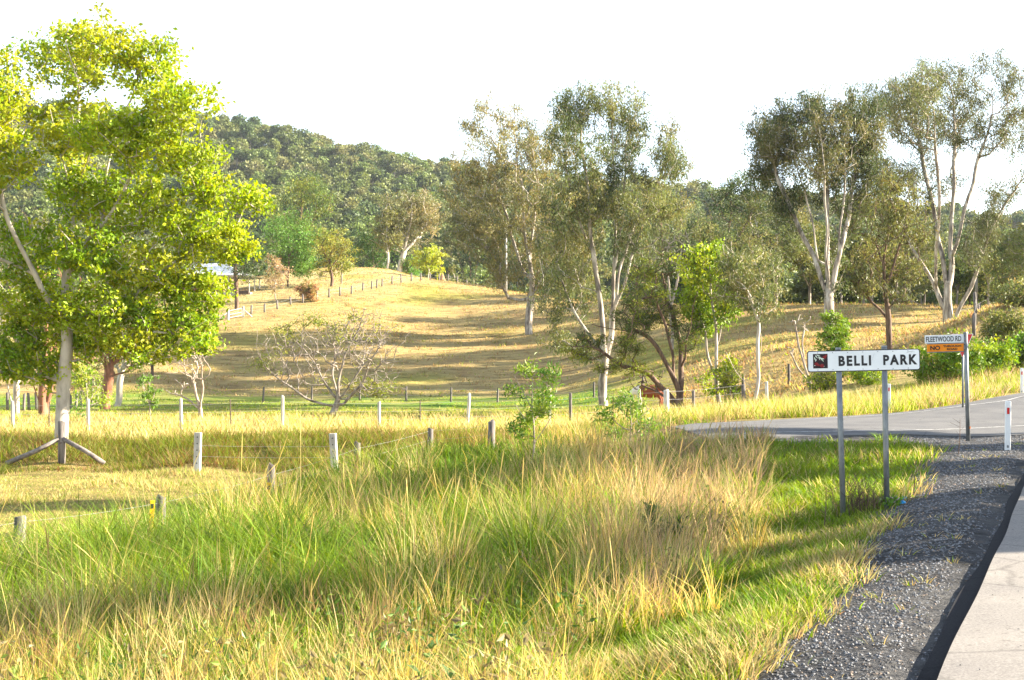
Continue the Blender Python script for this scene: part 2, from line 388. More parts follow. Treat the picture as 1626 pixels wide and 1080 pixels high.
# ------------------------------------------------------------------ roads
def asphalt(name, c0, c1):
    m, nt, b = nodes(name)
    a = noise_node(nt, 60, 4, .8, 'World'); c = noise_node(nt, .7, 5, .6, 'World', (1, 1, 1))
    ra = ramp(nt, a.outputs['Fac'], [(.3, c0), (.7, c1)]); rc = ramp(nt, c.outputs['Fac'], [(.3, (.78, .78, .8)), (.7, (1.15, 1.13, 1.1))])
    mm = N(nt, 'ShaderNodeMix', data_type='RGBA', blend_type='MULTIPLY'); mm.inputs['Factor'].default_value = 1
    nt.links.new(ra.outputs['Color'], mm.inputs[6]); nt.links.new(rc.outputs['Color'], mm.inputs[7]); nt.links.new(mm.outputs[2], b.inputs['Base Color'])
    vo = N(nt, 'ShaderNodeTexVoronoi', feature='DISTANCE_TO_EDGE'); vo.inputs['Scale'].default_value = .55; gp = N(nt, 'ShaderNodeNewGeometry'); wn_ = noise_node(nt, 3, 3, .6, 'World'); mv = N(nt, 'ShaderNodeMix', data_type='VECTOR'); mv.inputs['Factor'].default_value = .12
    nt.links.new(gp.outputs['Position'], mv.inputs[4]); nt.links.new(wn_.outputs['Color'], mv.inputs[5]); nt.links.new(mv.outputs[1], vo.inputs['Vector']); rv_ = ramp(nt, vo.outputs['Distance'], [(.0, (.45, .45, .45)), (.012, (1, 1, 1))]); sp = noise_node(nt, 14, 2, .5, 'World'); rs_ = ramp(nt, sp.outputs['Fac'], [(.28, (.62, .61, .6)), (.36, (1, 1, 1))])
    m3 = N(nt, 'ShaderNodeMix', data_type='RGBA', blend_type='MULTIPLY'); m3.inputs['Factor'].default_value = .55; nt.links.new(mm.outputs[2], m3.inputs[6]); nt.links.new(rv_.outputs['Color'], m3.inputs[7]); m4 = N(nt, 'ShaderNodeMix', data_type='RGBA', blend_type='MULTIPLY'); m4.inputs['Factor'].default_value = .7; nt.links.new(m3.outputs[2], m4.inputs[6]); nt.links.new(rs_.outputs['Color'], m4.inputs[7]); nt.links.new(m4.outputs[2], b.inputs['Base Color'])
    b.inputs['Roughness'].default_value = .95; b.inputs['Specular IOR Level'].default_value = .15; bumpify(nt, b, a.outputs['Fac'], .3, .004); return m
M_ASPH = asphalt('grey_chip_seal', (.15, .138, .125), (.34, .315, .285))
M_ASPH2 = asphalt('blue_grey_chip_seal', (.085, .085, .088), (.20, .198, .195))
M_SEAL = asphalt('dark_bitumen_edge', (.008, .008, .010), (.03, .03, .034))
M_LINE = mat_noise('worn_line_paint', (.26, .255, .245), (.66, .65, .62), 5, .7, None, .1, .003, .3, .6, coord='World')

def strip(name, left, right, n, k, lift, mat, parent=None, thick=0.0):
    """sheet between two polylines, following the smooth ground, n along, k across"""
    L = resample(left, n); Rr = resample(right, n); t = np.linspace(0, 1, k)
    P = L[:, None] * (1 - t)[None, :, None] + Rr[:, None] * t[None, :, None]
    x = P[..., 0].ravel(); y = P[..., 1].ravel(); z = H0(x, y) + lift
    i = np.arange(n * k).reshape(n, k); f = np.stack([i[:-1, :-1], i[1:, :-1], i[1:, 1:], i[:-1, 1:]], -1).reshape(-1, 4)
    v = np.c_[x, y, z]
    e1_, e2_ = v[f[0, 1]] - v[f[0, 0]], v[f[0, 2]] - v[f[0, 0]]
    if np.cross(e1_, e2_)[2] < 0: f = f[:, ::-1]
    fl = [f]
    if thick:
        e = np.concatenate([i[0], i[1:, -1], i[-1, ::-1][1:], i[::-1, 0][1:-1]]); w = v[e].copy(); w[:, 2] -= thick; o = len(v); v = np.vstack([v, w]); m_ = len(e); j = np.arange(m_)
        fl.append(np.stack([e, e[(j + 1) % m_], o + (j + 1) % m_, o + j], 1))
    return new_mesh(name, v, fl, mat, parent, smooth=False)
def rl(s, l): return RD0 + RDD * l + RDN * s
ls = np.linspace(-14, 60, 700)
wig = lambda l: .006 * np.sin(l * 1.7) + .012 * np.sin(l * .63 + 1)
edgeL = np.array([rl(.02 + wig(l), l) for l in ls]); edgeR = np.array([rl(-8.2, l) for l in ls])
main_road = strip('main_road', edgeR, edgeL, 600, 14, .012, M_ASPH, thick=.1); tag(main_road, kind='structure')
side_road = strip('side_road', resample(SIDE_FAR, 60), resample(SIDE_NEAR, 60), 90, 14, .008, M_ASPH2, thick=.09)
tag(side_road, kind='structure')
seal_out = np.array([rl(.15 + 2.2 * wig(l + 9), l) for l in ls]); 
strip('bitumen_edge', edgeL, seal_out, 600, 3, -.048, M_SEAL, main_road, thick=.08)
nearE = np.array([(12.6, 31.25), *SIDE_NEAR[2:]]); strip('bitumen_edge', nearE, nearE - np.array([-.05, .32]), 40, 3, -.04, M_SEAL, side_road, thick=.08)
e1 = np.array([(18.5, 37.2), (14.0, 34.6), (9.7, 32.5), (6.6, 31.2), (5.2, 30.3)])
strip('edge_line', e1, e1 + np.array([-.02, .085]), 60, 2, .016, M_LINE, side_road)
e2 = np.array([(20.6, 48.4), (17.6, 44.8), (13.2, 42.2), (9.2, 39.6)]); strip('edge_line', e2, e2 + np.array([-.03, .08]), 40, 2, .016, M_LINE, side_road)

# gravel stones
def stones(name, x, y, size, mat, cols, parent=None, zf=None):
    n = len(x); base = np.array([(1, 0, 0), (-1, 0, 0), (0, 1, 0), (0, -1, 0), (0, 0, 1), (0, 0, -.6)], float)
    V = base[None] * R.uniform(.55, 1.2, (n, 6, 1)) ; V[:, :, 2] *= .65
    th = R.uniform(0, 6.28, n); c, s = np.cos(th), np.sin(th)
    X = V[:, :, 0] * c[:, None] - V[:, :, 1] * s[:, None]; Y = V[:, :, 0] * s[:, None] + V[:, :, 1] * c[:, None]; V = np.stack([X, Y, V[:, :, 2]], -1)
    V = V * size[:, None, None] + np.c_[x, y, (zf or H)(x, y) + size * .1][:, None]
    V = V[:, :5]; f = np.array([(0, 2, 4), (2, 1, 4), (1, 3, 4), (3, 0, 4)])
    F_ = (f[None] + (np.arange(n) * 5)[:, None, None]).reshape(-1, 3)
    return new_mesh(name, V.reshape(-1, 3), [F_], mat, parent, col=np.repeat(cols, 4, 0))
m, nt, b = nodes('stone'); at = N(nt, 'ShaderNodeAttribute', attribute_name='Col'); nt.links.new(at.outputs['Color'], b.inputs['Base Color']); b.inputs['Roughness'].default_value = .8; M_STONE = m
l = R.uniform(-3, 27, 130000); s = R.uniform(-.05, 3.4, 130000); p = RD0 + RDD * l[:, None] + RDN * s[:, None]
ex = np.array([R.uniform(3, 12, 22000), R.uniform(22, 31, 22000)]).T; p = np.vstack([p, ex])
c_, g_ = ground_col(p[:, 0], p[:, 1]); d_ = np.hypot(p[:, 0], p[:, 1])
k = (R.random(len(p)) < g_ * np.clip(9.0 / d_, .25, 1)) & ~on_road(p[:, 0], p[:, 1], .0) & (p[:, 1] > 4); p = p[k]
sz = R.uniform(.3, 1, len(p)) ** 2 * .0145 * (1 + .035 * d_[k]); base = R.uniform(.04, .22, (len(p), 1)) * np.array([[.98, .99, 1.03]]); base = np.where(R.random((len(p), 1)) < .16, base * np.array([[1.35, 1.0, .72]]), base)
tag(stones('gravel', p[:, 0], p[:, 1], sz, M_STONE, base), 'loose grey gravel on the road shoulder', 'gravel', kind='stuff')

l = R.uniform(-3, 22, 260); s = -np.abs(R.normal(0, .9, 260)) - .04; p = RD0 + RDD * l[:, None] + RDN * s[:, None]; b0 = R.uniform(.03, .16, (260, 1)) * np.array([[1, .97, .94]])
tag(stones('loose_chips', p[:, 0], p[:, 1], R.uniform(.003, .010, 260), M_STONE, b0, None, lambda x, y: H0(x, y) + .013), 'loose stone chips scattered on the edge of the main road', 'gravel', kind='stuff')
# ------------------------------------------------------------------ grass
def blades(name, bx, by, h, w, az, lean, bend, cb, ct, prof=((0, 1), (.55, .8), (1, 0)), parent=None, dz=0.0):
    """one mesh of grass blades; cb / ct base and tip colours (n,3)"""
    n = len(bx); bz = H(bx, by) - .03 + dz
    ox, oy = np.cos(az), np.sin(az); tw = az + np.pi / 2 + R.uniform(-.9, .9, n); sx, sy = np.cos(tw), np.sin(tw)
    V = []; C = []
    for t, ww in prof:
        r = h * (lean * t + bend * t * t); zz = h * t * (1 - .32 * bend * t)
        cx = bx + ox * r; cyy = by + oy * r; cz = bz + zz
        half = w * ww * .5; col = cb * (1 - t) + ct * t
        if ww > 0:
            V += [np.c_[cx - sx * half, cyy - sy * half, cz], np.c_[cx + sx * half, cyy + sy * half, cz]]; C += [col, col]
        else: V += [np.c_[cx, cyy, cz]]; C += [col]
    kk = len(V); V = np.stack(V, 1).reshape(-1, 3); C = np.stack(C, 1).reshape(-1, 3); o = (np.arange(n) * kk)[:, None]
    fl = [np.hstack([o + 2 * i, o + 2 * i + 1, o + 2 * i + 3, o + 2 * i + 2]) for i in range(len(prof) - 2)]
    if prof[-1][1] == 0: fl.append(np.hstack([o + kk - 3, o + kk - 2, o + kk - 1]))
    else: fl.append(np.hstack([o + kk - 4, o + kk - 3, o + kk - 1, o + kk - 2]))
    q = np.vstack([f for f in fl if f.shape[1] == 4]) if any(f.shape[1] == 4 for f in fl) else []
    t3 = [f for f in fl if f.shape[1] == 3]
    return new_mesh(name, V, ([q] if len(q) else []) + t3, M_GRASS, parent, col=C, coldom='POINT', smooth=True)

G_GREEN = np.array((.07, .185, .022)); G_YG = np.array((.24, .31, .035)); G_STRAW = np.array((.50, .40, .17)); G_PINK = np.array((.44, .31, .19)); G_GOLD = np.array((.54, .41, .12)); G_DULL = np.array((.17, .19, .05))
def tuss(cx, cy, nb, h, rad, w, mixstraw, straw, green, lean=(.05, .35), bend=(.05, .5), wind=(-.10, 0)):
    """expand tussock centres into blades"""
    n = len(cx); nb = np.asarray(nb); I = np.repeat(np.arange(n), nb); m_ = len(I)
    a = R.uniform(0, 6.283, m_); r = np.sqrt(R.random(m_)) * rad[I]
    bx = cx[I] + np.cos(a) * r; by = cy[I] + np.sin(a) * r
    hh = h[I] * R.uniform(.45, 1.12, m_); isS = R.random(m_) < mixstraw[I]
    jit = R.uniform(.72, 1.28, (m_, 1)) * (1 + R.normal(0, .06, (m_, 3))) * R.uniform(.68, 1.3, n)[I][:, None]
    cb = np.where(isS[:, None], straw[I], green[I]) * jit; ct = np.where(isS[:, None], straw[I] * 1.1, green[I] * .55 + np.array(G_YG) * .55) * jit
    az = a + R.normal(0, .7, m_); le = R.uniform(*lean, m_); be = R.uniform(*bend, m_)
    return dict(bx=bx, by=by, h=hh, w=w[I] * R.uniform(.6, 1.3, m_), az=az, lean=le, bend=be, cb=np.clip(cb, .01, .8), ct=np.clip(ct, .01, .8))

def sample_persp(n, d0, d1, u0, u1, pw=1.0):
    d = d0 * (d1 / d0) ** (R.random(n) ** pw); u = R.uniform(u0, u1, n); return (u - 813) / F * d, d
def tall_boundary(y): return 2.35 + .115 * (y - 8)

# -- tall roadside grass in front of the fence: low sward, then tussocks of several kinds
def tall_zone(n, pw):
    x, y = sample_persp(n, 4.6, 39, -420, 1260, pw); s = road_s(x, y); u = 813 + F * x / y; nz = fbm(x, y, .55)
    k = (s > tall_boundary(np.minimum(y, 21)) + (nz - .5) * 1.3) & ~(fence_left(x, y)) & ~on_road(x, y, .5) & (u < 1215 + (nz - .5) * 60)
    k &= ~((y > 25) & (seg_dist(x, y, SIDE_NEAR) < .9)) & ~((y > 30) & (x > -.5) & (y < 36))
    return x[k], y[k], u[k], nz[k]
def zone_h(y, u):
    return (.38 + .58 * smooth(8, 15, y)) * (1 - .34 * smooth(1000, 1120, u)) * (1 - .25 * smooth(24, 30, y) * (u > 700)) * np.where((u < 480) & (y > 15), 1.25, 1)
def zone_straw(x, y, u):
    return np.clip(.16 + 1.3 * (fbm(x + 31, y + 7, .30) - .5) + 1.1 * (fbm(x - 12, y + 50, 1.1, 2) - .5) + smooth(760, 1060, u) * .68 * (y > 10.5) - .04 * (u < 640) + .58 * smooth(3.9, 5.4, (CAMZ - .3 - H0(x, y)) / y * 25) - .16 * ((u < 600) & (y > 11) & (y < 16)), .02, .97)
x, y, u, nz = tall_zone(23000, .92); sw_ = zone_straw(x, y, u); n = len(x); q3 = fbm(x - 3, y + 20, 1.2, 2)
pink = (smooth(880, 1080, u) * (y > 10))[:, None]; sc0 = G_STRAW * (1 - pink * .75) + G_PINK * pink * .75; gc0 = G_GREEN + (G_YG - G_GREEN) * np.clip(q3 * 1.6 - .35, 0, 1)[:, None]
g = tuss(x, y, R.integers(6, 12, n), zone_h(y, u) * R.uniform(.28, .62, n), .05 + .009 * y, .0045 + .00052 * y, sw_ * .65, sc0 * .9, gc0, (.0, .9), (.0, .9))
tag(blades('roadside_grass', **g), 'green and straw coloured grass filling the roadside bank', 'grass', kind='stuff')
nt_ = n // 2; gt = tuss(x[:nt_], y[:nt_], R.integers(3, 6, nt_), zone_h(y, u)[:nt_] * .55, .10 + .012 * y[:nt_], .004 + .0005 * y[:nt_], np.full(nt_, .92), np.where(R.random((nt_, 1)) < .5, np.array((.42, .30, .15)), np.array((.27, .17, .09))), gc0[:nt_], (.6, 2.0), (.0, .8))
tag(blades('grass_thatch', prof=((0, 1), (1, 0)), **gt), 'dead brown grass stems lying among the roadside grass', 'grass', kind='stuff')
x, y, u, nz = tall_zone(5600, .85); n = len(x); sw_ = zone_straw(x, y, u); dryc = R.random(n) < sw_ * .8; hh = zone_h(y, u) * R.uniform(.62, 1.22, n) * np.where(R.random(n) < .12, 1.2, 1)
pink = (smooth(880, 1080, u) * (y > 10))[:, None]; kind_ = R.random((n, 1))
dcol = np.where(kind_ < .30, G_GOLD, np.where(kind_ < .75, G_STRAW * 1.12, np.array((.36, .23, .12)))) * (1 - pink * .7) + G_PINK * pink * .7
gcol = np.where(kind_ < .45, G_GREEN * .85, np.where(kind_ < .8, G_GREEN * .5 + G_YG * .5, G_YG)) * R.uniform(.75, 1.2, (n, 1))
for nm, kk_, lb in (('green_tussocks', ~dryc, 'arching green tussocks of the roadside grass'), ('straw_tussocks', dryc, 'upright straw coloured tussocks of the roadside grass')):
    xx, yy = x[kk_], y[kk_]; m0 = len(xx); dr = nm[0] == 's'
    g = tuss(xx, yy, R.integers(26, 48, m0), hh[kk_] * (1.08 if dr else .95), (.05 + .006 * yy), (.0028 if dr else .0045) + (.00036 if dr else .00052) * yy, np.full(m0, .9 if dr else .04), dcol[kk_], gcol[kk_], (.0, .38) if dr else (.05, .6), (.0, .4) if dr else (.15, .95))
    tag(blades(nm, **g), lb, 'grass', kind='stuff')
sc_ = dcol; hgt = hh
# seed stems rising above it
kk = R.random(len(x)) < sw_ * .9
xs, ys = x[kk] + R.normal(0, .1, kk.sum()), y[kk] + R.normal(0, .1, kk.sum()); n = len(xs)
cs = (sc_[kk] * .6 + G_GOLD * .5) * R.uniform(.7, 1.15, (n, 1))
tag(blades('seed_stems', xs, ys, hgt[kk] * R.uniform(1.0, 1.55, n), .004 + .00042 * ys, R.normal(.5, 1.0, n), R.uniform(.05, .35, n), R.uniform(.0, .45, n), cs * .9, cs,
           prof=((0, .7), (.5, .55), (.72, .6), (.84, 1.25), (.93, 1.0), (1, 0))), 'dry seed heads above the roadside grass', 'grass', kind='stuff')
# -- a few pale dry clumps at the very front
fx = []; 
for (cu, dd, rr) in ((400, 7.8, .34), (420, 7.0, .3), (690, 8.2, .3), (670, 7.2, .3), (120, 6.8, .4), (30, 7.4, .4), (560, 6.8, .4), (300, 6.6, .4), (820, 7.2, .3), (250, 7.4, .35), (1010, 10.5, .35), (900, 12.5, .5), (1120, 15, .5), (1085, 13.2, .4), (700, 13.5, .6), (960, 16, .7), (1150, 18, .6)):
    q = (cu - 813) / F * dd; m_ = 15; fx.append(np.c_[q + R.normal(0, rr, m_), dd + R.normal(0, rr * .7, m_)])
fx = np.vstack(fx); fx = fx[~on_road(fx[:, 0], fx[:, 1], 1.5)]; n = len(fx)
g = tuss(fx[:, 0], fx[:, 1], R.integers(16, 34, n), R.uniform(.4, .72, n), np.full(n, .12), np.full(n, .0042) + .0004 * fx[:, 1], np.full(n, .93), np.where(R.random((n, 1)) < .4, G_GOLD, G_STRAW) * 1.1, np.tile(G_YG, (n, 1)), (.0, .4), (.0, .7))
tag(blades('dry_grass_clumps', **g), 'pale bleached dry grass clumps among the green roadside grass', 'grass', kind='stuff')
# -- scattered broad-leaved weeds
wx, wy = sample_persp(420, 5.5, 20, -350, 1200, .9); kw = (road_s(wx, wy) > tall_boundary(wy)) & ~fence_left(wx, wy); wx, wy = wx[kw], wy[kw]; WI = np.repeat(np.arange(len(wx)), 26)
wp_ = np.c_[wx[WI] + R.normal(0, .09, len(WI)), wy[WI] + R.normal(0, .09, len(WI)), np.zeros(len(WI))]; wp_[:, 2] = H(wp_[:, 0], wp_[:, 1]) + R.uniform(.08, .5, len(WI)) * R.uniform(.5, 1.1, len(wx))[WI]
WEED = (wp_, WI)
# -- short verge grass by the gravel
x, y = sample_persp(18000, 5.2, 31.5, 500, 1560, .9); s = road_s(x, y); u = 813 + F * x / y; nz = fbm(x, y, .6); nz3 = fbm(x - 12, y + 50, 1.4, 2)
c_, g_ = ground_col(x, y)
k = (s < tall_boundary(np.minimum(y, 21)) + .9) & (s > .5) & ~on_road(x, y, .5) & (R.random(len(x)) > g_ * 1.02 - .015 * (g_ > .5)) | ((y > 19) & (u > 1190) & ~on_road(x, y, .5) & (g_ < .5) & (s > .5))
x, y, nz, nz3, s, u = (v[k] for v in (x, y, nz, nz3, s, u)); n = len(x)
sw = np.clip(.06 + .55 * smooth(.52, .75, nz) + .55 * (1 - smooth(.3, .9, s - .06 * np.clip(y, 0, 30))), .04, .9) * np.where(y > 21, .6, 1); gcol = G_GREEN * .9 + (G_YG - G_GREEN) * np.clip(nz3 * 1.5 - .25, 0, 1)[:, None]
g = tuss(x, y, R.integers(7, 13, n), .10 + .16 * nz * (1 + .9 * (y > 17)), .06 + .008 * y, .006 + .0005 * y, sw, np.tile(G_STRAW * .95, (n, 1)), gcol, (.1, .6), (.1, .7))
tag(blades('verge_grass', **g), 'short green grass on the verge between gravel and tall grass', 'grass', kind='stuff')
l_ = R.uniform(-1, 24, 420); s_ = R.uniform(.15, 3.0, 420); pt = RD0 + RDD * l_[:, None] + RDN * s_[:, None]; gg = ground_col(pt[:, 0], pt[:, 1])[1]; pt = pt[(gg > .5) & ~on_road(pt[:, 0], pt[:, 1], .3) & (fbm(pt[:, 0], pt[:, 1], .8) > .47)]; n = len(pt)
g = tuss(pt[:, 0], pt[:, 1], R.integers(6, 14, n), R.uniform(.03, .13, n), np.full(n, .05), np.full(n, .007) + .0003 * pt[:, 1], np.full(n, .6), np.tile(G_STRAW, (n, 1)), np.tile(G_YG * .6 + G_GREEN * .3, (n, 1)), (.2, .9), (.1, .8))
tag(blades('gravel_tufts', **g), 'small dry tufts growing through the gravel shoulder', 'grass', kind='stuff')
# -- paddock: grazed strip, long dry grass on the ditch bank and flats
x, y = sample_persp(14000, 17, 42, -300, 620, .8); k = fence_left(x, y) & (y < 41.5); x, y = x[k], y[k]; n = len(x); nz = fbm(x, y, .5)
g = tuss(x, y, R.integers(6, 11, n), .09 + .24 * smooth(.52, .75, nz), .1 + .006 * y, .010 + .0004 * y, .45 + .4 * nz, np.tile(G_STRAW, (n, 1)), np.tile(G_YG * .6 + G_GREEN * .4, (n, 1)), (.1, .6), (.1, .7))
tag(blades('grazed_grass', prof=((0, 1), (1, 0)), **g), 'short grazed grass in the strip behind the roadside fence', 'grass', kind='stuff')
x, y = sample_persp(5200, 41.8, 48.5, -420, 1000); u = 813 + F * x / y; n = len(x); nz = fbm(x, y, .35)
cs = np.where(fbm(x, y + 60, .6)[:, None] > .52, np.array((.20, .10, .045)), np.array((.32, .22, .09)))
g = tuss(x, y, R.integers(8, 14, n), R.uniform(.25, .62, n) * np.where((np.abs(u - 95) < 85) & (y < 43.4), .4, 1), np.full(n, .28), np.full(n, .03), .05 + .6 * nz, cs, np.where(R.random((n, 1)) < .5, G_DULL * .6, G_YG * .55), (.1, .7), (.1, .8))
tag(blades('ditch_grass', prof=((0, 1), (1, 0)), **g), 'long brown and green grass on the ditch bank', 'grass', kind='stuff')
x, y = sample_persp(9000, 48, 118, -400, 1080, 1.2); u = 813 + F * x / y; n = len(x); nz = fbm(x, y, .12); k = (y < 70) | (nz > .42); x, y, nz = x[k], y[k], nz[k]; n = len(x)
f_ = smooth(64, 80, y); g = tuss(x, y, R.integers(4, 7, n), (.55 - .33 * f_) * R.uniform(.6, 1.3, n), .25 + .004 * y, .02 + .0006 * y, .8 - .65 * f_, np.tile(G_STRAW * 1.05, (n, 1)), np.tile(G_YG, (n, 1)), (.1, .6), (.1, .6))
tag(blades('paddock_grass', prof=((0, 1), (1, 0)), **g), 'pale long grass and green pasture across the flat paddock', 'grass', kind='stuff')
# -- verge beyond the side road and the right-hand bank
x, y = sample_persp(8500, 42, 72, 1000, 1760, 1.0); u = 813 + F * x / y; dd = seg_dist(x, y, SIDE_FAR); zz = H0(x, y); vv = HZ - (zz - CAMZ) / y * F
k = ~on_road(x, y, .35) & (((dd < 9) | (u > 1480)) & (y > 36)); x, y, u = x[k], y[k], u[k]; n = len(x); nz = fbm(x, y, .3)
pk = smooth(1440, 1520, u)[:, None]; cs = (G_STRAW * 1.05) * (1 - pk) + (G_PINK * 1.25) * pk
g = tuss(x, y, R.integers(7, 12, n), R.uniform(.3, .85, n) * (.6 + .8 * nz), np.full(n, .25), np.full(n, .03), np.clip(.35 + .8 * (nz - .3), .1, .95), cs, np.tile(G_YG, (n, 1)), (.05, .5), (.05, .6))
tag(blades('far_verge_grass', prof=((0, 1), (1, 0)), **g), 'long yellow grass along the far edge of the side road', 'grass', kind='stuff')
# -- tussocks on the dry hill and right field
x, y = sample_persp(17000, 112, 250, 200, 1100, .7); x2, y2 = sample_persp(8000, 66, 158, 1080, 1600, .7); x, y = np.r_[x, x2], np.r_[y, y2]; nz = fbm(x, y, .1); k = R.random(len(x)) < .25 + nz; x, y = x[k], y[k]; n = len(x)
g = tuss(x, y, np.full(n, 4), R.uniform(.10, .48, n), np.full(n, .45), np.full(n, .10), np.full(n, .85), np.where(R.random((n, 1)) < .22, np.array((.34, .20, .09)), C_STRAW * R.uniform(.7, 1.2, (n, 1))), np.tile(G_YG, (n, 1)), (.1, .7), (.1, .6))
tag(blades('hill_tussocks', prof=((0, 1), (1, 0)), **g), 'dry grass tufts over the grazed hillside', 'grass', kind='stuff')

# ------------------------------------------------------------------ trees
def leaf_quads(P, size, asp, hang, cols, rng):
    """diamond leaves at P (n,3)"""
    n = len(P); d = rng.normal(0, 1, (n, 3)); d[:, 2] -= hang * 1.6; d /= np.linalg.norm(d, axis=1)[:, None] + 1e-9
    r = rng.normal(0, 1, (n, 3)); sd_ = np.cross(d, r); sd_ /= np.linalg.norm(sd_, axis=1)[:, None] + 1e-9
    nn = np.cross(d, sd_); L = size * rng.uniform(.6, 1.35, n); Wd = L * asp
    V = np.stack([P, P + d * (L * .45)[:, None] + sd_ * (Wd * .5)[:, None] + nn * (L * .06)[:, None], P + d * L[:, None] + nn * (L * -.08)[:, None], P + d * (L * .45)[:, None] - sd_ * (Wd * .5)[:, None] + nn * (L * .06)[:, None]], 1)
    return V.reshape(-1, 3), np.arange(n * 4).reshape(n, 4)

wc_ = np.array(((.10, .17, .04), (.16, .22, .04), (.20, .16, .07)))[R.integers(0, 3, len(wx))][WEED[1]] * R.uniform(.7, 1.3, (len(WEED[1]), 1))
wv_, wf_ = leaf_quads(WEED[0], .075, .42, -.2, wc_, R); tag(new_mesh('broadleaf_weeds', wv_, [wf_], M_LEAF, col=wc_), 'small broad leaved weeds scattered through the roadside grass', 'weeds', kind='stuff')
def grow(stems, targets, rng, seg, wig_, up, plen_w=.12, nlimb=0):
    """skeleton: stems = list of polylines (m,3); each target attaches to its cheapest node"""
    pos = [np.zeros(3)]; par = [-1]; plen = [0.0]
    pos = []; par = []; plen = []
    for si, st in enumerate(stems):
        st = np.asarray(st, float); L = np.linalg.norm(np.diff(st, axis=0), axis=1).sum(); m_ = max(3, int(L / seg)); q = resample(st, m_)
        nz_ = rng.normal(0, wig_ * .55 * seg, (m_, 3)); nz_[[0, -1]] = 0
        for _ in range(3): q[1:-1] = (q[:-2] + q[1:-1] * 2 + q[2:]) / 4; nz_[1:-1] = (nz_[:-2] + nz_[1:-1] * 2 + nz_[2:]) / 4
        q = q + nz_
        if si == 0: prev = -1
        else:
            A = np.array(pos); prev = int(np.argmin(np.linalg.norm(A - q[0], axis=1))); 
        for i, p_ in enumerate(q):
            if i == 0 and prev >= 0: continue
            pl = 0 if prev < 0 else plen[prev] + np.linalg.norm(p_ - pos[prev])
            pos.append(p_); par.append(prev); plen.append(pl); prev = len(pos) - 1
    base = pos[0]; tips = []
    order = np.argsort(np.linalg.norm(targets - base, axis=1) + 1e4 * (np.arange(len(targets)) >= nlimb))
    cap = len(pos) + len(targets) * 16 + 10
    PA = np.zeros((cap, 3)); PA[:len(pos)] = pos; PL = np.zeros(cap); PL[:len(pos)] = plen; m_ = len(pos)
    minh = 0.0
    for ti in order:
        t = targets[ti]; D = t - PA[:m_]; dist = np.linalg.norm(D, axis=1)
        cost = dist + plen_w * PL[:m_] + up * np.maximum(0, .45 * dist - D[:, 2])
        j = int(np.argmin(cost)); a = PA[j]; dl = dist[j]; k_ = int(np.clip(dl / seg, 1, 14))
        pd = a - PA[par[j]] if par[j] >= 0 else np.array([0, 0, 1.0]); pd = pd / (np.linalg.norm(pd) + 1e-9)
        c = a + (pd * .5 + np.array([0, 0, .35 * up])) * dl * .45
        prev = j
        for i in range(1, k_ + 1):
            s_ = i / k_; q = a * (1 - s_) ** 2 + c * 2 * s_ * (1 - s_) + t * s_ * s_
            if i < k_: q = q + rng.normal(0, wig_ * seg * .3, 3)
            PA[m_] = q; PL[m_] = PL[prev] + np.linalg.norm(q - PA[prev]); par.append(prev); prev = m_; m_ += 1
        tips.append((prev, ti))
    return PA[:m_].copy(), np.array(par), tips

def skin(pos, par, r0, rtip, expo, sides):
    n = len(pos); cnt = np.zeros(n); nch = np.bincount(par[par >= 0], minlength=n); cnt[nch == 0] = 1
    for i in range(n - 1, 0, -1): cnt[par[i]] += cnt[i]
    rad = rtip + (r0 - rtip) * (cnt / cnt[0]) ** expo
    # children longest thread continues the tube
    main = np.full(n, -1); best = np.zeros(n)
    for i in range(1, n):
        p_ = par[i]
        if cnt[i] > best[p_]: best[p_] = cnt[i]; main[p_] = i
    T = np.zeros((n, 3)); nz_ = par >= 0; T[nz_] = pos[nz_] - pos[par[nz_]]; T[0] = (0, 0, 1)
    hm = main >= 0; T2 = T / (np.linalg.norm(T, axis=1)[:, None] + 1e-9); TT = T2.copy(); TT[hm] += T2[main[hm]]; TT /= np.linalg.norm(TT, axis=1)[:, None] + 1e-9
    def ring(P, T_, r_):
        ref = np.array([.17, .98, .05]); A = np.cross(T_, ref); A /= np.linalg.norm(A, axis=1)[:, None] + 1e-9; B = np.cross(T_, A); th = np.linspace(0, 2 * np.pi, sides, endpoint=False)
        return P[:, None] + r_[:, None, None] * (np.cos(th)[None, :, None] * A[:, None] + np.sin(th)[None, :, None] * B[:, None])
    rr = rad.copy(); Rm = ring(pos, TT, rr)
    side = np.array([i for i in range(1, n) if main[par[i]] != i], int)
    V = Rm.reshape(-1, 3); start = np.arange(n)
    startring = np.where(par >= 0, par, 0)
    if len(side):
        Rs = ring(pos[par[side]], T2[side], np.minimum(rad[side] * 1.25, rad[par[side]])); V = np.vstack([V, Rs.reshape(-1, 3)]); startring = startring.copy(); startring[side] = n + np.arange(len(side))
    e = np.arange(1, n); a = startring[e] * sides; b_ = e * sides; j = np.arange(sides); j1 = (j + 1) % sides
    Fq = np.stack([a[:, None] + j, a[:, None] + j1, b_[:, None] + j1, b_[:, None] + j], -1).reshape(-1, 4)
    return V, Fq

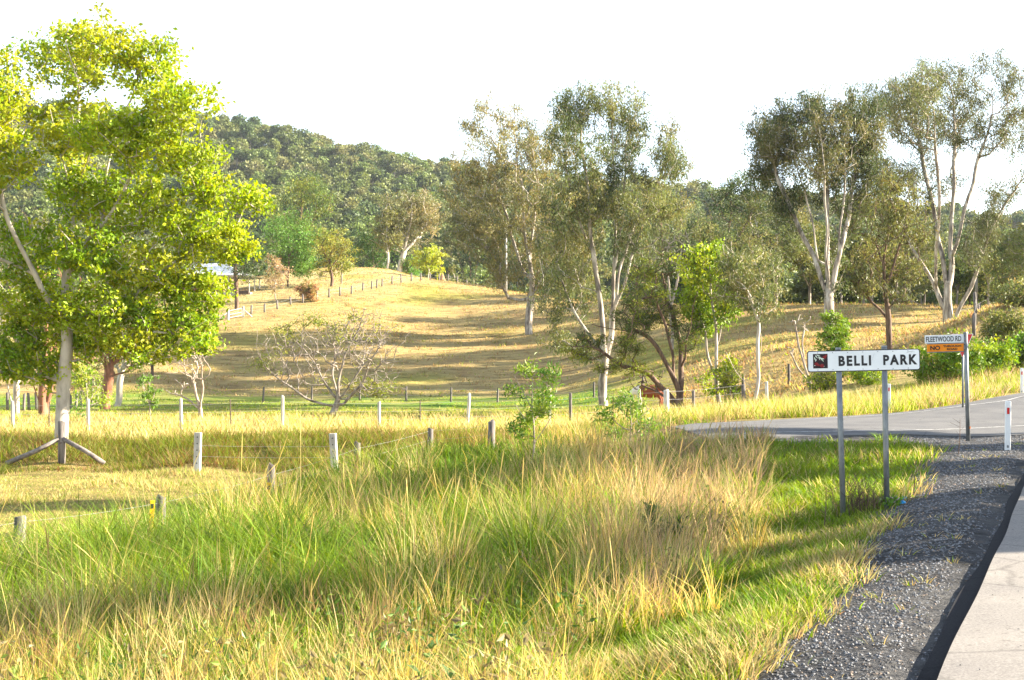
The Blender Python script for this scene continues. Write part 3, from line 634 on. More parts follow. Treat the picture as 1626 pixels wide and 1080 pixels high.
def make_tree(name, label, cat, u, v, d, stems, blobs, leaf=(.3, .3), nleaf=60, crad=.5, hang=.5, cols=((.1, .14, .03),), bark=None, r0=.3, rtip=.012, nt=200, seg=None, wig_=.5, up=.5,
              expo=.62, sides=6, seed=1, group=None, depth=.9, shell=.2, plen_w=.1, colvar=.22, sink=.15, stem_dy=.4, bscale=1.38, stray=.22, ground_snap=True, flat=.7, leafmat=None):
    rng = np.random.default_rng(seed); B = PX(u, v, d); 
    if ground_snap: B[2] = Hs(B[0], B[1])
    k = d / F
    ref_v = HZ - (B[2] - CAMZ) / k        # row of the base as built
    hn = max((v - (b_[1] - b_[3])) * k for b_ in blobs); stretch = max(.6, (hn + PX(u, v, d)[2] - B[2]) / hn) if d > 5 and hn > .3 else 1.0
    def L(uu, vv, dy=0.0): return np.array([(uu - u) * k, dy, (v - vv) * k * stretch])
    S = []
    for i, st in enumerate(stems):
        q = np.array([L(p_[0], p_[1], (p_[2] * k if len(p_) > 2 else 0)) for p_ in st])
        if i and len(st[0]) < 3:
            q[:, 1] += np.linspace(0, 1, len(q)) * rng.uniform(-1, 1) * stem_dy * np.ptp(q[:, 2])
        S.append(q)
    S[0][0, 2] -= sink
    vol = np.array([b_[2] * b_[3] for b_ in blobs], float) ** .8 * np.array([(b_[4] if len(b_) > 4 else 1) for b_ in blobs]); pr = vol / vol.sum()
    T = []; TL = []; TC = []; CC = []
    ends = np.vstack([q[len(q) // 2:] for q in S])
    for bi, b_ in enumerate(blobs):
        m_ = max(2, int(round(nt * pr[bi]))); dirs = rng.normal(0, 1, (m_, 3)); dirs /= np.linalg.norm(dirs, axis=1)[:, None]
        rad = rng.random(m_) ** (1 / 3.0 * (1 - shell) + .12 * shell) * (1 + rng.normal(0, .16, m_)) * bscale
        ry = depth * (b_[2] + b_[3]) / 2 * k; c = L(b_[0], b_[1])
        near_ = ends[np.argmin(np.hypot(ends[:, 0] - c[0], ends[:, 2] - c[2]))]
        c[1] = near_[1] + rng.normal(0, 1) * depth * 1.1 * b_[2] * k
        CC.append(c - np.array([0, 0, .3 * b_[3] * k]))
        T.append(c + dirs * rad[:, None] * np.array([b_[2] * k, ry, b_[3] * k])); TL += [b_[5] if len(b_) > 5 else 1.0] * m_; TC += [bi] * m_
    ns_ = int(nt * stray)
    if ns_ and len(blobs) > 3:
        CA = np.array(CC); ia = rng.integers(0, len(CA), ns_); dd_ = np.linalg.norm(CA[ia][:, None] - CA[None], axis=2); ib = np.argsort(dd_, axis=1)[np.arange(ns_), rng.integers(1, min(4, len(CA)), ns_)]
        t_ = rng.random((ns_, 1)); T.append(CA[ia] * (1 - t_) + CA[ib] * t_ + rng.normal(0, .35, (ns_, 3)) * np.array([b_[2] for b_ in blobs])[ia][:, None] * k)
        TL += [float((blobs[i][5] if len(blobs[i]) > 5 else 1.0)) for i in ia]; TC += list(ia)
    nl_ = len(CC); T = np.vstack([np.array(CC)] + T); TL = np.r_[np.zeros(nl_), np.array(TL)]; TC = np.r_[np.arange(nl_), np.array(TC)]; T[:, 2] = np.maximum(T[:, 2], .1)
    H_ = T[:, 2].max(); seg = seg or max(.12, H_ / 32)
    pos, par, tips = grow(S, T, rng, seg, wig_, up, plen_w, nl_)
    root = empty(name, B, label, cat, group)
    V, Fq = skin(pos, par, r0, rtip, expo, sides)
    new_mesh('trunk', V, [Fq], bark, root, smooth=True)
    P = []; C = []; cols = np.array(cols, float); blobcol = rng.integers(0, len(cols), len(blobs)); 
    for (ni, ti) in tips:
        m_ = int(nleaf * TL[ti] * rng.uniform(.55, 1.4))
        if m_ <= 0: continue
        a = pos[ni]; bpt = pos[par[ni]]; o = rng.normal(0, 1, (m_, 3)) * crad * np.array([1, 1, flat]) * .62
        P.append(a + (bpt - a) * rng.random((m_, 1)) * .8 + o)
        ci = blobcol[TC[ti]] if rng.random() < .6 else rng.integers(0, len(cols)); base = cols[ci] * rng.uniform(1 - colvar, 1 + colvar)
        C.append(base[None] * rng.uniform(.75, 1.3, (m_, 1)) * (1 + rng.normal(0, .05, (m_, 3))))
    if P:
        P = np.vstack(P); C = np.clip(np.vstack(C), .008, .6); P[:, 2] = np.maximum(P[:, 2], .05)
        Vl, Fl = leaf_quads(P, leaf[0], leaf[1], hang, C, rng)
        new_mesh('crown', Vl, [Fl], leafmat or M_LEAF, root, col=C)
    return root

YG = ((.29, .38, .02), (.35, .42, .022), (.20, .31, .02), (.40, .43, .03)); GUM = ((.145, .175, .058), (.215, .23, .072), (.095, .12, .045), (.25, .23, .08)); GUMB = ((.21, .195, .065), (.28, .24, .08), (.13, .14, .05))
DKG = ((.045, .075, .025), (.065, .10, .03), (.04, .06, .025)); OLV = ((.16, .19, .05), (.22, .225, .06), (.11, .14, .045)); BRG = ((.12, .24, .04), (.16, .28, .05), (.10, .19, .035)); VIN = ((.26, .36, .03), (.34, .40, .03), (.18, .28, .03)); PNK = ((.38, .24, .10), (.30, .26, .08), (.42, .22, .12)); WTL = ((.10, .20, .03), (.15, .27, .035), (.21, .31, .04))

# --- the big yellow-green tree on the left
T1B = [(55, 50, 70, 42), (165, 82, 58, 40), (238, 105, 42, 44), (312, 192, 48, 32), (292, 252, 60, 32), (330, 295, 32, 26), (215, 225, 52, 36), (120, 205, 55, 40), (40, 165, 50, 48), (30, 270, 50, 40), (130, 300, 58, 38), (220, 320, 60, 38), (310, 365, 52, 36),
       (385, 312, 36, 20, .7), (378, 392, 30, 24, .7), (250, 425, 66, 36), (150, 400, 56, 36), (40, 395, 50, 46), (60, 480, 56, 36), (150, 495, 56, 30), (250, 490, 66, 34), (310, 532, 40, 26), (125, 545, 46, 22), (225, 545, 48, 22), (318, 462, 42, 28), (20, 540, 40, 28),
       (-85, 170, 75, 80), (-80, 330, 75, 70), (-70, 470, 60, 50), (60, 590, 46, 20, .7), (5, 585, 36, 22, .7)]
make_tree('broadleaf_tree', 'large spreading yellow green tree with pale smooth trunk at the left edge of the picture', 'tree', 97, 706, 46,
          [[(97, 706), (98, 640), (102, 560), (105, 490), (107, 430), (109, 395)], [(103, 505), (88, 492), (68, 450), (55, 415), (34, 360), (24, 300), (30, 220)], [(108, 432), (130, 405), (165, 365), (205, 300), (240, 240), (285, 205)],
           [(109, 400), (112, 300), (112, 200), (100, 110)], [(104, 520), (140, 502), (175, 487), (215, 477), (240, 440), (300, 400)], [(62, 440), (20, 415), (-40, 400), (-80, 340)], [(120, 415), (180, 385), (250, 330), (330, 300)], [(165, 365), (170, 280), (190, 200), (220, 120)]],
          T1B, leaf=(.165, .60), nleaf=29, crad=.32, hang=.15, cols=YG, bark=M_BARKW, r0=.25, rtip=.008, nt=2500, seg=.45, wig_=.7, up=.35, expo=.56, sides=7, seed=3, colvar=.28, flat=.5, shell=.3, bscale=1.22, stray=.12, leafmat=M_LEAFB)

# --- tall gums
make_tree('gum_tree', 'broad gum tree with brownish crown standing alone on the dry hill slope', 'gum tree', 840, 530, 150,
          [[(840, 530), (841, 490), (843, 440), (839, 405)], [(840, 445), (820, 410), (812, 350), (790, 290), (770, 240)], [(842, 425), (848, 360), (858, 300), (850, 235), (840, 200)], [(843, 470), (857, 452), (868, 430), (885, 400)], [(839, 410), (830, 340), (825, 280), (815, 215)], [(840, 480), (825, 470), (812, 474)]],
          [(790, 208, 45, 26), (840, 195, 38, 20), (758, 248, 34, 32), (742, 300, 36, 30), (735, 345, 36, 32), (785, 290, 50, 36), (835, 262, 48, 40), (870, 235, 26, 34), (800, 350, 46, 36), (762, 378, 36, 28), (862, 340, 36, 42), (884, 410, 34, 36), (842, 395, 34, 30), (795, 425, 26, 22), (880, 460, 26, 24, .7)],
          leaf=(.36, .28), nleaf=38, crad=.52, hang=.9, cols=GUMB, bark=M_BARKG, r0=.46, rtip=.016, nt=900, flat=1.15, seg=.9, wig_=.6, up=.45, seed=5)
make_tree('gum_tree', 'tallest central gum tree with several slim pale stems rising from the green flat', 'gum tree', 959, 645, 88,
          [[(959, 645), (958, 620), (959, 585)], [(957, 600, 0), (956, 540, -4), (957, 500, -8), (948, 450, -10), (941, 400, -14), (934, 340, -18), (928, 270, -20), (922, 210, -20)], [(961, 600, 0), (968, 540, 6), (973, 480, 8), (976, 420, 8), (978, 350, 10), (975, 280, 14), (972, 200, 16), (968, 150, 16)],
           [(972, 500), (986, 430), (1005, 370), (1022, 335), (1045, 290), (1062, 240)], [(957, 560), (930, 525), (905, 480), (893, 440)], [(976, 430), (990, 350), (996, 280), (1002, 200)], [(942, 405), (915, 350), (900, 290), (895, 220)], [(972, 500), (995, 440), (1015, 380), (1030, 330)]],
          [(903, 182, 22, 26), (893, 222, 22, 30), (926, 168, 32, 28), (970, 158, 42, 26), (1006, 176, 28, 28), (990, 215, 34, 32), (985, 255, 34, 24), (930, 248, 30, 28), (903, 290, 24, 30), (930, 318, 36, 26), (955, 290, 22, 18), (1066, 218, 18, 26), (1060, 252, 26, 24), (1082, 262, 16, 18), (1036, 292, 24, 18, .7),
           (888, 335, 28, 28), (918, 372, 36, 26), (975, 330, 36, 24), (1030, 328, 34, 22), (1062, 340, 26, 20), (886, 385, 28, 30), (904, 432, 32, 26), (1000, 378, 34, 24, .8), (882, 480, 26, 26, .8), (945, 470, 26, 20, .6), (888, 535, 26, 16, .6), (925, 560, 24, 12, .5)],
          leaf=(.235, .26), nleaf=37, crad=.34, hang=1.0, cols=GUM, bark=M_BARKG, r0=.32, rtip=.010, nt=1200, flat=1.25, seg=.6, wig_=.5, up=.8, seed=7)
make_tree('gum_tree', 'fan shaped gum tree with dark crown and pale forked trunk behind the town sign', 'gum tree', 1318, 547, 95,
          [[(1318, 547), (1318, 490), (1316, 460)], [(1316, 470), (1300, 420), (1285, 380), (1268, 340), (1250, 290), (1240, 240)], [(1315, 462), (1311, 410), (1308, 350), (1300, 280), (1290, 210)], [(1320, 470), (1330, 420), (1338, 360), (1345, 290), (1350, 200)], [(1320, 475), (1340, 425), (1358, 408), (1375, 380)], [(1303, 425), (1292, 350), (1275, 270), (1262, 200)], [(1330, 420), (1350, 350), (1368, 280), (1378, 210)], [(1316, 460), (1320, 380), (1325, 300), (1325, 210)]],
          [(1243, 180, 34, 28), (1222, 215, 22, 28), (1290, 162, 40, 26), (1345, 148, 40, 24), (1378, 165, 25, 24), (1260, 222, 40, 28), (1310, 212, 45, 28), (1365, 205, 40, 28), (1238, 256, 30, 22), (1290, 262, 36, 20, .8), (1350, 255, 42, 28), (1384, 250, 26, 28), (1330, 296, 28, 16, .6), (1268, 296, 22, 16, .6), (1335, 385, 22, 16, .6), (1325, 455, 14, 10, .5), (1395, 205, 26, 30), (1398, 290, 26, 30, .8), (1365, 330, 26, 20, .7), (1250, 330, 18, 16, .5)],
          leaf=(.25, .28), nleaf=46, crad=.40, hang=.8, cols=((.085, .11, .04), (.135, .15, .05), (.055, .075, .032), (.17, .16, .06)), bark=M_BARKG, r0=.38, rtip=.011, nt=1050, flat=1.15, seg=.6, wig_=.45, up=.9, seed=9)
make_tree('gum_tree', 'tall airy gum tree with thick white forked trunk behind the street name sign', 'gum tree', 1506, 529, 114,
          [[(1506, 529), (1506, 490), (1505, 455)], [(1503, 500), (1486, 450), (1466, 410), (1450, 360), (1436, 310), (1420, 250)], [(1505, 460), (1500, 400), (1495, 330), (1490, 260), (1480, 170)], [(1507, 462), (1516, 400), (1526, 330), (1535, 250), (1540, 180), (1536, 110)], [(1510, 522), (1530, 470), (1545, 420), (1560, 370), (1590, 320), (1612, 265)],
           [(1503, 515), (1472, 492), (1448, 482), (1425, 470)], [(1525, 500), (1550, 485), (1580, 470)], [(1516, 400), (1540, 320), (1565, 240), (1585, 150)], [(1486, 450), (1478, 380), (1465, 300), (1450, 200)], [(1545, 420), (1575, 380), (1605, 330)]],
          [(1440, 128, 38, 26), (1490, 108, 35, 26), (1545, 93, 40, 24), (1585, 108, 34, 28), (1420, 168, 28, 28), (1470, 160, 38, 28), (1520, 155, 40, 28), (1575, 160, 40, 32), (1608, 150, 24, 36), (1430, 215, 32, 22), (1500, 208, 38, 22, .8), (1560, 215, 34, 22, .8), (1612, 245, 24, 26), (1408, 255, 24, 18), (1460, 255, 32, 18, .7), (1540, 265, 28, 16, .5), (1448, 365, 28, 22, .8), (1480, 378, 28, 26, .8), (1540, 380, 28, 26, .8), (1562, 358, 24, 18, .7), (1530, 410, 22, 16, .6), (1600, 310, 24, 16, .7), (1395, 190, 26, 30, .8), (1405, 310, 26, 22, .8), (1430, 290, 30, 24, .8), (1620, 200, 24, 30), (1570, 300, 26, 16, .5), (1500, 300, 30, 18, .5)],
          leaf=(.27, .25), nleaf=44, crad=.46, hang=.9, cols=((.14, .15, .06), (.19, .19, .075), (.10, .115, .045), (.17, .19, .07)), bark=M_BARKG, r0=.50, rtip=.012, nt=1150, flat=1.2, seg=.75, wig_=.55, up=.75, seed=13, shell=.5)
make_tree('small_gum_tree', 'slender dark trunked tree between the two big right hand gums', 'tree', 1413, 561, 82,
          [[(1413, 561), (1412, 500), (1409, 455), (1404, 425)], [(1412, 505), (1392, 492), (1372, 466)], [(1409, 450), (1425, 400), (1435, 360)], [(1405, 430), (1392, 390), (1382, 350)], [(1404, 425), (1410, 360), (1412, 300)]],
          [(1400, 398, 36, 26), (1430, 360, 36, 26), (1380, 358, 32, 26), (1410, 318, 36, 22), (1440, 420, 26, 22), (1372, 456, 24, 14), (1412, 285, 26, 18), (1360, 425, 18, 14, .7), (1425, 470, 20, 10, .5)],
          leaf=(.26, .28), nleaf=17, crad=.36, hang=.7, cols=((.16, .17, .05), (.22, .21, .06), (.12, .13, .045)), bark=M_BARKB, r0=.19, rtip=.012, nt=380, seg=.5, wig_=.6, up=.5, seed=17)

# --- middle distance trees by the side road
make_tree('wattle_tree', 'dark multi stemmed tree with crooked trunks and yellow green tufts beside the cow', 'tree', 1080, 653, 72,
          [[(1080, 653), (1080, 645), (1078, 636)], [(1078, 640), (1070, 600), (1052, 560), (1025, 530), (1000, 520)], [(1080, 640), (1087, 580), (1078, 520), (1066, 470), (1060, 430)], [(1076, 645), (1050, 610), (1025, 590), (990, 582)], [(1086, 580), (1095, 520), (1100, 470)], [(1070, 600), (1062, 540), (1040, 480)], [(1025, 530), (985, 520), (940, 515)], [(1074, 648), (1045, 618), (1020, 612)], [(990, 582), (950, 560), (915, 550)]],
          [(1050, 415, 36, 20), (1030, 445, 26, 18), (1015, 470, 30, 20), (1040, 490, 30, 18), (1010, 520, 28, 16), (990, 548, 24, 12), (935, 538, 28, 12, .8), (912, 560, 22, 10, .7), (1090, 530, 22, 22, .7), (1004, 588, 20, 10, .6), (1070, 500, 20, 16, .7), (1000, 500, 22, 12), (960, 585, 22, 8, .5), (1030, 600, 26, 16, .6, .1)],
          leaf=(.20, .24), nleaf=32, crad=.28, hang=.1, cols=((.14, .17, .03), (.22, .25, .03), (.08, .11, .03)), bark=M_BARKB, r0=.30, rtip=.011, nt=340, seg=.35, wig_=.8, up=.1, seed=19, flat=.5)
make_tree('vine_covered_tree', 'slim pale tree wrapped in bright yellow green vine beyond the side road', 'tree', 1144, 649, 73,
          [[(1144, 649), (1136, 600), (1139, 550), (1131, 480), (1125, 415)], [(1137, 600), (1122, 560), (1118, 510)], [(1139, 550), (1150, 500), (1150, 450)]],
          [(1108, 418, 28, 28), (1128, 455, 28, 34), (1122, 505, 20, 24), (1105, 470, 18, 22), (1150, 480, 14, 22, .8), (1152, 590, 14, 22, .8), (1128, 400, 20, 14), (1128, 610, 14, 14, .6)],
          leaf=(.20, .6), nleaf=34, crad=.34, hang=.5, cols=VIN, bark=M_BARKG, r0=.13, rtip=.012, nt=210, seg=.35, wig_=.5, up=.3, seed=21)
make_tree('slender_gum', 'slender crooked white trunked gum beside the field edge left of the town sign', 'tree', 1197, 641, 70,
          [[(1197, 641), (1204, 600), (1201, 560), (1204, 505), (1190, 470), (1178, 452)], [(1204, 508), (1214, 470), (1212, 440)], [(1203, 585), (1212, 560), (1210, 530)], [(1200, 620), (1168, 585), (1150, 560)]],
          [(1178, 440, 28, 26), (1212, 478, 24, 22), (1200, 415, 34, 24), (1160, 465, 18, 18), (1222, 430, 20, 20), (1165, 405, 24, 18)],
          leaf=(.24, .26), nleaf=24, crad=.36, hang=.9, cols=GUM, bark=M_BARKW, r0=.10, rtip=.010, nt=190, seg=.35, wig_=.8, up=.4, seed=23)

make_tree('half_bare_tree', 'low spreading half bare grey tree with a few leafy tufts in the paddock', 'tree', 524, 660, 76,
          [[(524, 660), (530, 645), (537, 634)], [(536, 636), (515, 610), (505, 580), (490, 560), (470, 545)], [(537, 634), (535, 600), (545, 570), (560, 540), (575, 515)], [(537, 638), (560, 605), (578, 580), (600, 560)], [(532, 644), (500, 640), (470, 625), (440, 600), (420, 580)], [(540, 640), (565, 622), (590, 610), (620, 590)], [(537, 632), (525, 590), (530, 555)], [(542, 650), (570, 620), (585, 590)]],
          [(440, 560, 28, 26, 1, 0), (505, 555, 38, 26, 1, 0), (560, 535, 46, 26, 1, 0), (595, 555, 38, 26, 1, 0), (480, 600, 40, 16, .8, 0), (600, 600, 30, 18, .8, 0), (580, 508, 28, 13, 1, 0), (450, 525, 18, 12, .6, 1), (488, 508, 18, 10, .6, 1), (528, 525, 18, 12, .5, 1), (605, 618, 30, 12, .7, 1), (415, 578, 12, 8, .4, 1), (628, 520, 8, 5, .3, 1), (562, 500, 8, 6, .3, 1), (545, 610, 10, 6, .2, 1)],
          leaf=(.20, .3), nleaf=13, crad=.30, hang=.2, cols=((.22, .25, .05), (.28, .29, .05)), bark=M_SHRUB, r0=.20, rtip=.008, nt=950, seg=.28, wig_=.9, up=.3, seed=27, plen_w=.15, expo=.55, sides=5)
make_tree('dead_shrub', 'small bleached leafless shrub in the left paddock', 'shrub', 318, 668, 68, [[(318, 668), (316, 640), (308, 610)], [(317, 650), (328, 610), (326, 580)], [(317, 655), (290, 632), (272, 628)]],
          [(300, 590, 24, 22, 1, 0), (325, 575, 20, 22, 1, 0), (275, 625, 14, 8, .5, 0), (315, 560, 22, 12, 1, 0)], bark=M_TWIG, r0=.12, rtip=.010, nt=90, seg=.25, wig_=.8, seed=29, sides=5)
make_tree('dead_sapling', 'leafless grey sapling leaning in the field left of the town sign', 'shrub', 1292, 626, 66, [[(1292, 626), (1278, 590), (1268, 550), (1262, 510)], [(1279, 592), (1275, 545), (1283, 515)], [(1288, 615), (1262, 590), (1250, 560)]],
          [(1262, 515, 10, 14, 1, 0), (1284, 520, 8, 14, 1, 0), (1250, 560, 8, 10, 1, 0)], bark=M_TWIG, r0=.09, rtip=.012, nt=26, seg=.25, wig_=.5, seed=31, sides=5)

# --- automatic crowns
def auto(name, label, u, vb, d, vt, w, style, cols, bark, seed, r=None, leaf=None, nleaf=40, nt=110, group=None, cat='tree', lean=0, dens=1.0, crad=None, multi=1, **kw):
    rng = np.random.default_rng(seed + 1000); h = vb - vt; k = d / F
    B = []
    if style == 'gum': c0, c1, nb, rs = .38, 1.0, 10, .24
    elif style == 'bush': c0, c1, nb, rs = .12, 1.0, 7, .32
    else: c0, c1, nb, rs = .26, 1.0, 10, .27
    for i in range(nb):
        t = (i + .5) / nb; hh = c0 + (c1 - c0) * t; prof_ = math.sin(math.pi * min(1, (.18 + .74 * t))) ** .6
        rv = rs * w * .62; du = rng.uniform(-1, 1) * (w / 2 * prof_ - rs * w * .5)
        if i % 2: du = abs(du) * (1 if i % 4 == 1 else -1)
        vv = vb - h * hh; vv = min(max(vv, vt + rv), vb - h * .05)
        B.append((u + lean * hh + du, vv, rs * w * rng.uniform(.8, 1.15), rv * rng.uniform(.85, 1.2)))
    top = vb - h * (.8 if style != 'bush' else .5)
    st = [[(u, vb), (u + lean * .3 + rng.normal(0, w * .02), vb - h * .3), (u + lean * .8, top)]]
    for j in range(multi - 1 + (3 if style == 'gum' else 2)):
        sgn = 1 if j % 2 else -1; t0 = rng.uniform(.22, .42) if style != 'bush' else .08
        st.append([(u + lean * .3 * t0 / .3, vb - h * t0), (u + sgn * w * .16 + lean * .5, vb - h * (t0 + .2)), (u + sgn * w * .3 + lean * .7, vb - h * (t0 + .42))])
    for j in range(multi - 1):
        sgn = 1 if j % 2 else -1
        st.append([(u, vb - 2), (u + sgn * w * .06, vb - h * .2), (u + sgn * w * .14, vb - h * .55)])
    lf = leaf or (max(.16, 4.0 * k), .36)
    return make_tree(name, label, cat, u, vb, d, st, B, leaf=lf, nleaf=max(5, int(nleaf * dens * .45)), crad=crad or (rs * w * k * .30), hang=.7 if style == 'gum' else .3, cols=cols, bark=bark, r0=r or max(.05, h * k * .016), rtip=max(.008, .10 * k), nt=int(nt * 1.4), seg=max(.12, h * k / 18), wig_=.6, up=.45, seed=seed, group=group, sides=4, **kw)

auto('redgum_tree', 'red barked many stemmed tree just left of the big yellow green tree', 70, 676, 72, 430, 150, 'round', YG[1:3] + OLV, M_BARKR, 41, r=.36, multi=4, nleaf=60, nt=150)
auto('twin_stem_tree', 'pale twin stemmed tree at the far left edge of the paddock', 27, 674, 74, 450, 120, 'gum', OLV + YG[:1], M_BARKW, 42, r=.22, multi=2, nleaf=60, nt=130)
auto('leaning_redgum', 'red brown leaning tree on the green flat right of the big trunk', 166, 654, 88, 455, 130, 'gum', OLV + YG[:2], M_BARKR, 43, r=.40, lean=40, nleaf=60, nt=140)
auto('leaning_pale_tree', 'pale trunked leaning tree behind the red brown leaning tree', 186, 646, 93, 480, 110, 'gum', OLV, M_BARKW, 44, r=.26, lean=26, nleaf=55, nt=110)
auto('paddock_tree', 'small straight tree at the foot of the hill right of the leaning trees', 242, 600, 122, 440, 110, 'round', OLV + GUM[:2], M_BARKB, 45, nleaf=60)
auto('olive_tree', 'broad olive green tree behind the big tree at far left', 30, 570, 140, 330, 210, 'round', OLV + DKG[1:2], M_BARKB, 46, nleaf=70, nt=150)
auto('olive_tree', 'broad olive green tree glimpsed through the big yellow green crown', 195, 565, 150, 350, 170, 'round', OLV + GUM[:1], M_BARKB, 47, nleaf=70, nt=150)
auto('dense_tree', 'dark dense tree at the left edge behind the twin stemmed tree', -30, 610, 115, 350, 170, 'round', DKG + OLV[2:], M_BARKB, 48, nleaf=80, nt=150)
auto('sapling', 'thin green sapling in the left paddock long grass', 238, 690, 60, 592, 36, 'gum', WTL, M_TWIG, 49, r=.03, nleaf=26, nt=40, leaf=(.17, .3))
auto('roadside_sapling', 'little young tree leaning by the strainer post behind the big trunk', 137, 668, 62, 575, 70, 'round', VIN[:2] + WTL, M_TWIG, 50, r=.05, nleaf=34, nt=60)
# hill top
auto('hoop_pine', 'dark straight trunked pine beside the white roofed house', 376, 482, 170, 300, 84, 'round', DKG + ((.09, .13, .03),), M_BARKB, 51, r=.32, nleaf=60, nt=120)
auto('bare_garden_tree', 'small half bare pinkish tree in the house yard', 438, 473, 178, 405, 42, 'round', ((.40, .28, .15), (.34, .26, .10)), M_TWIG, 52, nleaf=16, nt=110)
auto('garden_tree', 'bright mid green round tree with twin trunks in the house yard', 457, 456, 195, 345, 92, 'round', BRG, M_BARKB, 53, nleaf=90, nt=150, multi=2)
auto('yard_tree', 'yellow green open tree with a dark trunk right of the palm on the hill crest', 526, 458, 193, 362, 66, 'round', ((.28, .28, .05), (.22, .25, .05), (.36, .31, .06)), M_BARKB, 54, nleaf=46, nt=110, r=.26)
auto('pink_bush', 'small round pinkish bush by the hill fence', 490, 477, 177, 446, 30, 'bush', PNK, M_TWIG, 55, nleaf=60, nt=60, cat='bush')
auto('tall_garden_tree', 'tall yellow green tree rising behind the round garden tree on the crest', 478, 441, 290, 276, 100, 'gum', ((.20, .24, .04), (.27, .29, .05), (.10, .15, .035)), M_BARKB, 56, nleaf=80, nt=150)
auto('slim_gum', 'slim pale gum on the hill crest left of the brown crowned gum', 615, 430, 260, 328, 46, 'gum', ((.27, .26, .08), (.22, .22, .06)), M_BARKW, 57, nleaf=46, nt=100)
auto('crest_gum', 'large brown crowned gum with forked trunk on the hill crest', 634, 430, 262, 300, 108, 'gum', ((.30, .25, .10), (.24, .22, .08), (.17, .17, .06)), M_BARKW, 58, r=.6, nleaf=80, nt=170, lean=24)
auto('flat_crowned_tree', 'dark green flat crowned tree left of the crest gums', 592, 432, 272, 366, 84, 'gum', ((.06, .12, .025), (.09, .16, .03)), M_BARKB, 59, nleaf=60, nt=90)
auto('lime_tree', 'small lime yellow tree on the crest beside the hill fence', 681, 446, 226, 393, 42, 'round', ((.42, .45, .05), (.34, .40, .05)), M_BARKW, 60, nleaf=60, nt=80)
auto('crest_shrub', 'low shrub just right of the brown crowned crest gum', 652, 434, 262, 404, 30, 'bush', BRG[:2] + OLV, M_TWIG, 61, nleaf=46, nt=50, cat='bush')
for i, (uu, vb, vt, ww, lb) in enumerate(((742, 462, 424, 34, 'small rounded bluish tree in the valley left of the hill gum'), (768, 462, 428, 30, 'small flat topped tree in the valley by the power pole'), (722, 470, 410, 28, 'slim dull green tree in the valley just behind the hill fence'))):
    auto('valley_tree', lb, uu, vb, 300, vt, ww, 'round', OLV + ((.09, .13, .05),), M_BARKW, 62 + i, nleaf=44, nt=60, group='small trees in the valley')
for i, (uu, vt, ww, lb) in enumerate(((700, 352, 60, 'tree with shade painted into its leaves in the valley left of the hill gum'), (745, 340, 64, 'tall tree with shade painted into its leaves directly behind the hill gum'), (795, 372, 56, 'tree with shade painted into its leaves in the valley behind the power pole'), (572, 375, 52, 'tree with shade painted into its leaves behind the flat crowned tree on the crest'))):
    auto('shade_painted_tree', lb, uu, 472, 318, vt, ww, 'round', DKG, M_BARKB, 70 + i, nleaf=80, nt=90, group='valley trees with shade painted into the leaves')  # the valley's shade is put into the dark leaf colour of these trees
# centre background belt
BELT = [(1160, 486, 172, 270, 130, 'round', DKG + OLV[:1], 'dark dense tree with the highest crown between the centre and right gums', 90),
        (1232, 486, 165, 292, 118, 'gum', OLV + GUM, 'olive gum in front of the dense dark tree', 90), (1112, 486, 160, 335, 104, 'round', GUM + DKG[1:2], 'mixed olive tree behind the bright vine covered tree', 90),
        (1285, 488, 168, 352, 84, 'gum', OLV, 'olive tree just left of the fan shaped gum trunk', 70), (1050, 490, 190, 318, 100, 'round', ((.14, .17, .07), (.19, .21, .08)), 'greyish tree behind the tallest central gum', 70),
        (1195, 486, 158, 372, 84, 'round', GUM, 'pale olive low tree in the belt below the dense dark tree', 70), (1012, 492, 185, 360, 70, 'gum', OLV, 'thin olive tree right behind the central gum stems', 50), (925, 480, 215, 352, 84, 'gum', GUM + OLV[:1], 'distant olive tree left of the central gum stems', 60),
        (1365, 488, 175, 385, 76, 'gum', OLV, 'olive tree behind the slender dark trunked tree', 60), (1448, 488, 172, 372, 92, 'round', OLV + GUM[:2], 'olive tree behind the thick white forked gum', 70), (1590, 492, 150, 362, 92, 'round', OLV + ((.10, .16, .05),), 'rounded olive tree at the right edge beyond the bank', 70),
        (1640, 500, 140, 360, 90, 'round', GUM + OLV, 'tree half cut by the right edge of the picture', 70), (1540, 488, 180, 402, 70, 'gum', OLV, 'low tree behind the pole at the right', 50), (1085, 488, 150, 420, 70, 'round', DKG + OLV[2:], 'dark shady tree low behind the wattle', 60)]
for i, (uu, vb, d, vt, ww, st, cl, lb, nl) in enumerate(BELT):
    auto('belt_tree', lb, uu, vb, d, vt, ww, st, cl, M_BARKG if i % 2 else M_BARKB, 80 + i, nleaf=nl, nt=150, group='trees along the back of the fields')
make_tree('bare_grey_tree', 'leafless grey tree behind the wattle beside the cow', 'tree', 1068, 500, 125, [[(1068, 500), (1066, 450), (1060, 410)], [(1066, 450), (1080, 410), (1085, 380)]], [(1060, 380, 22, 26, 1, 0), (1084, 375, 16, 24, 1, 0), (1040, 400, 14, 16, 1, 0)], bark=M_TWIG, r0=.16, rtip=.018, nt=90, seg=.4, seed=97, sides=5)
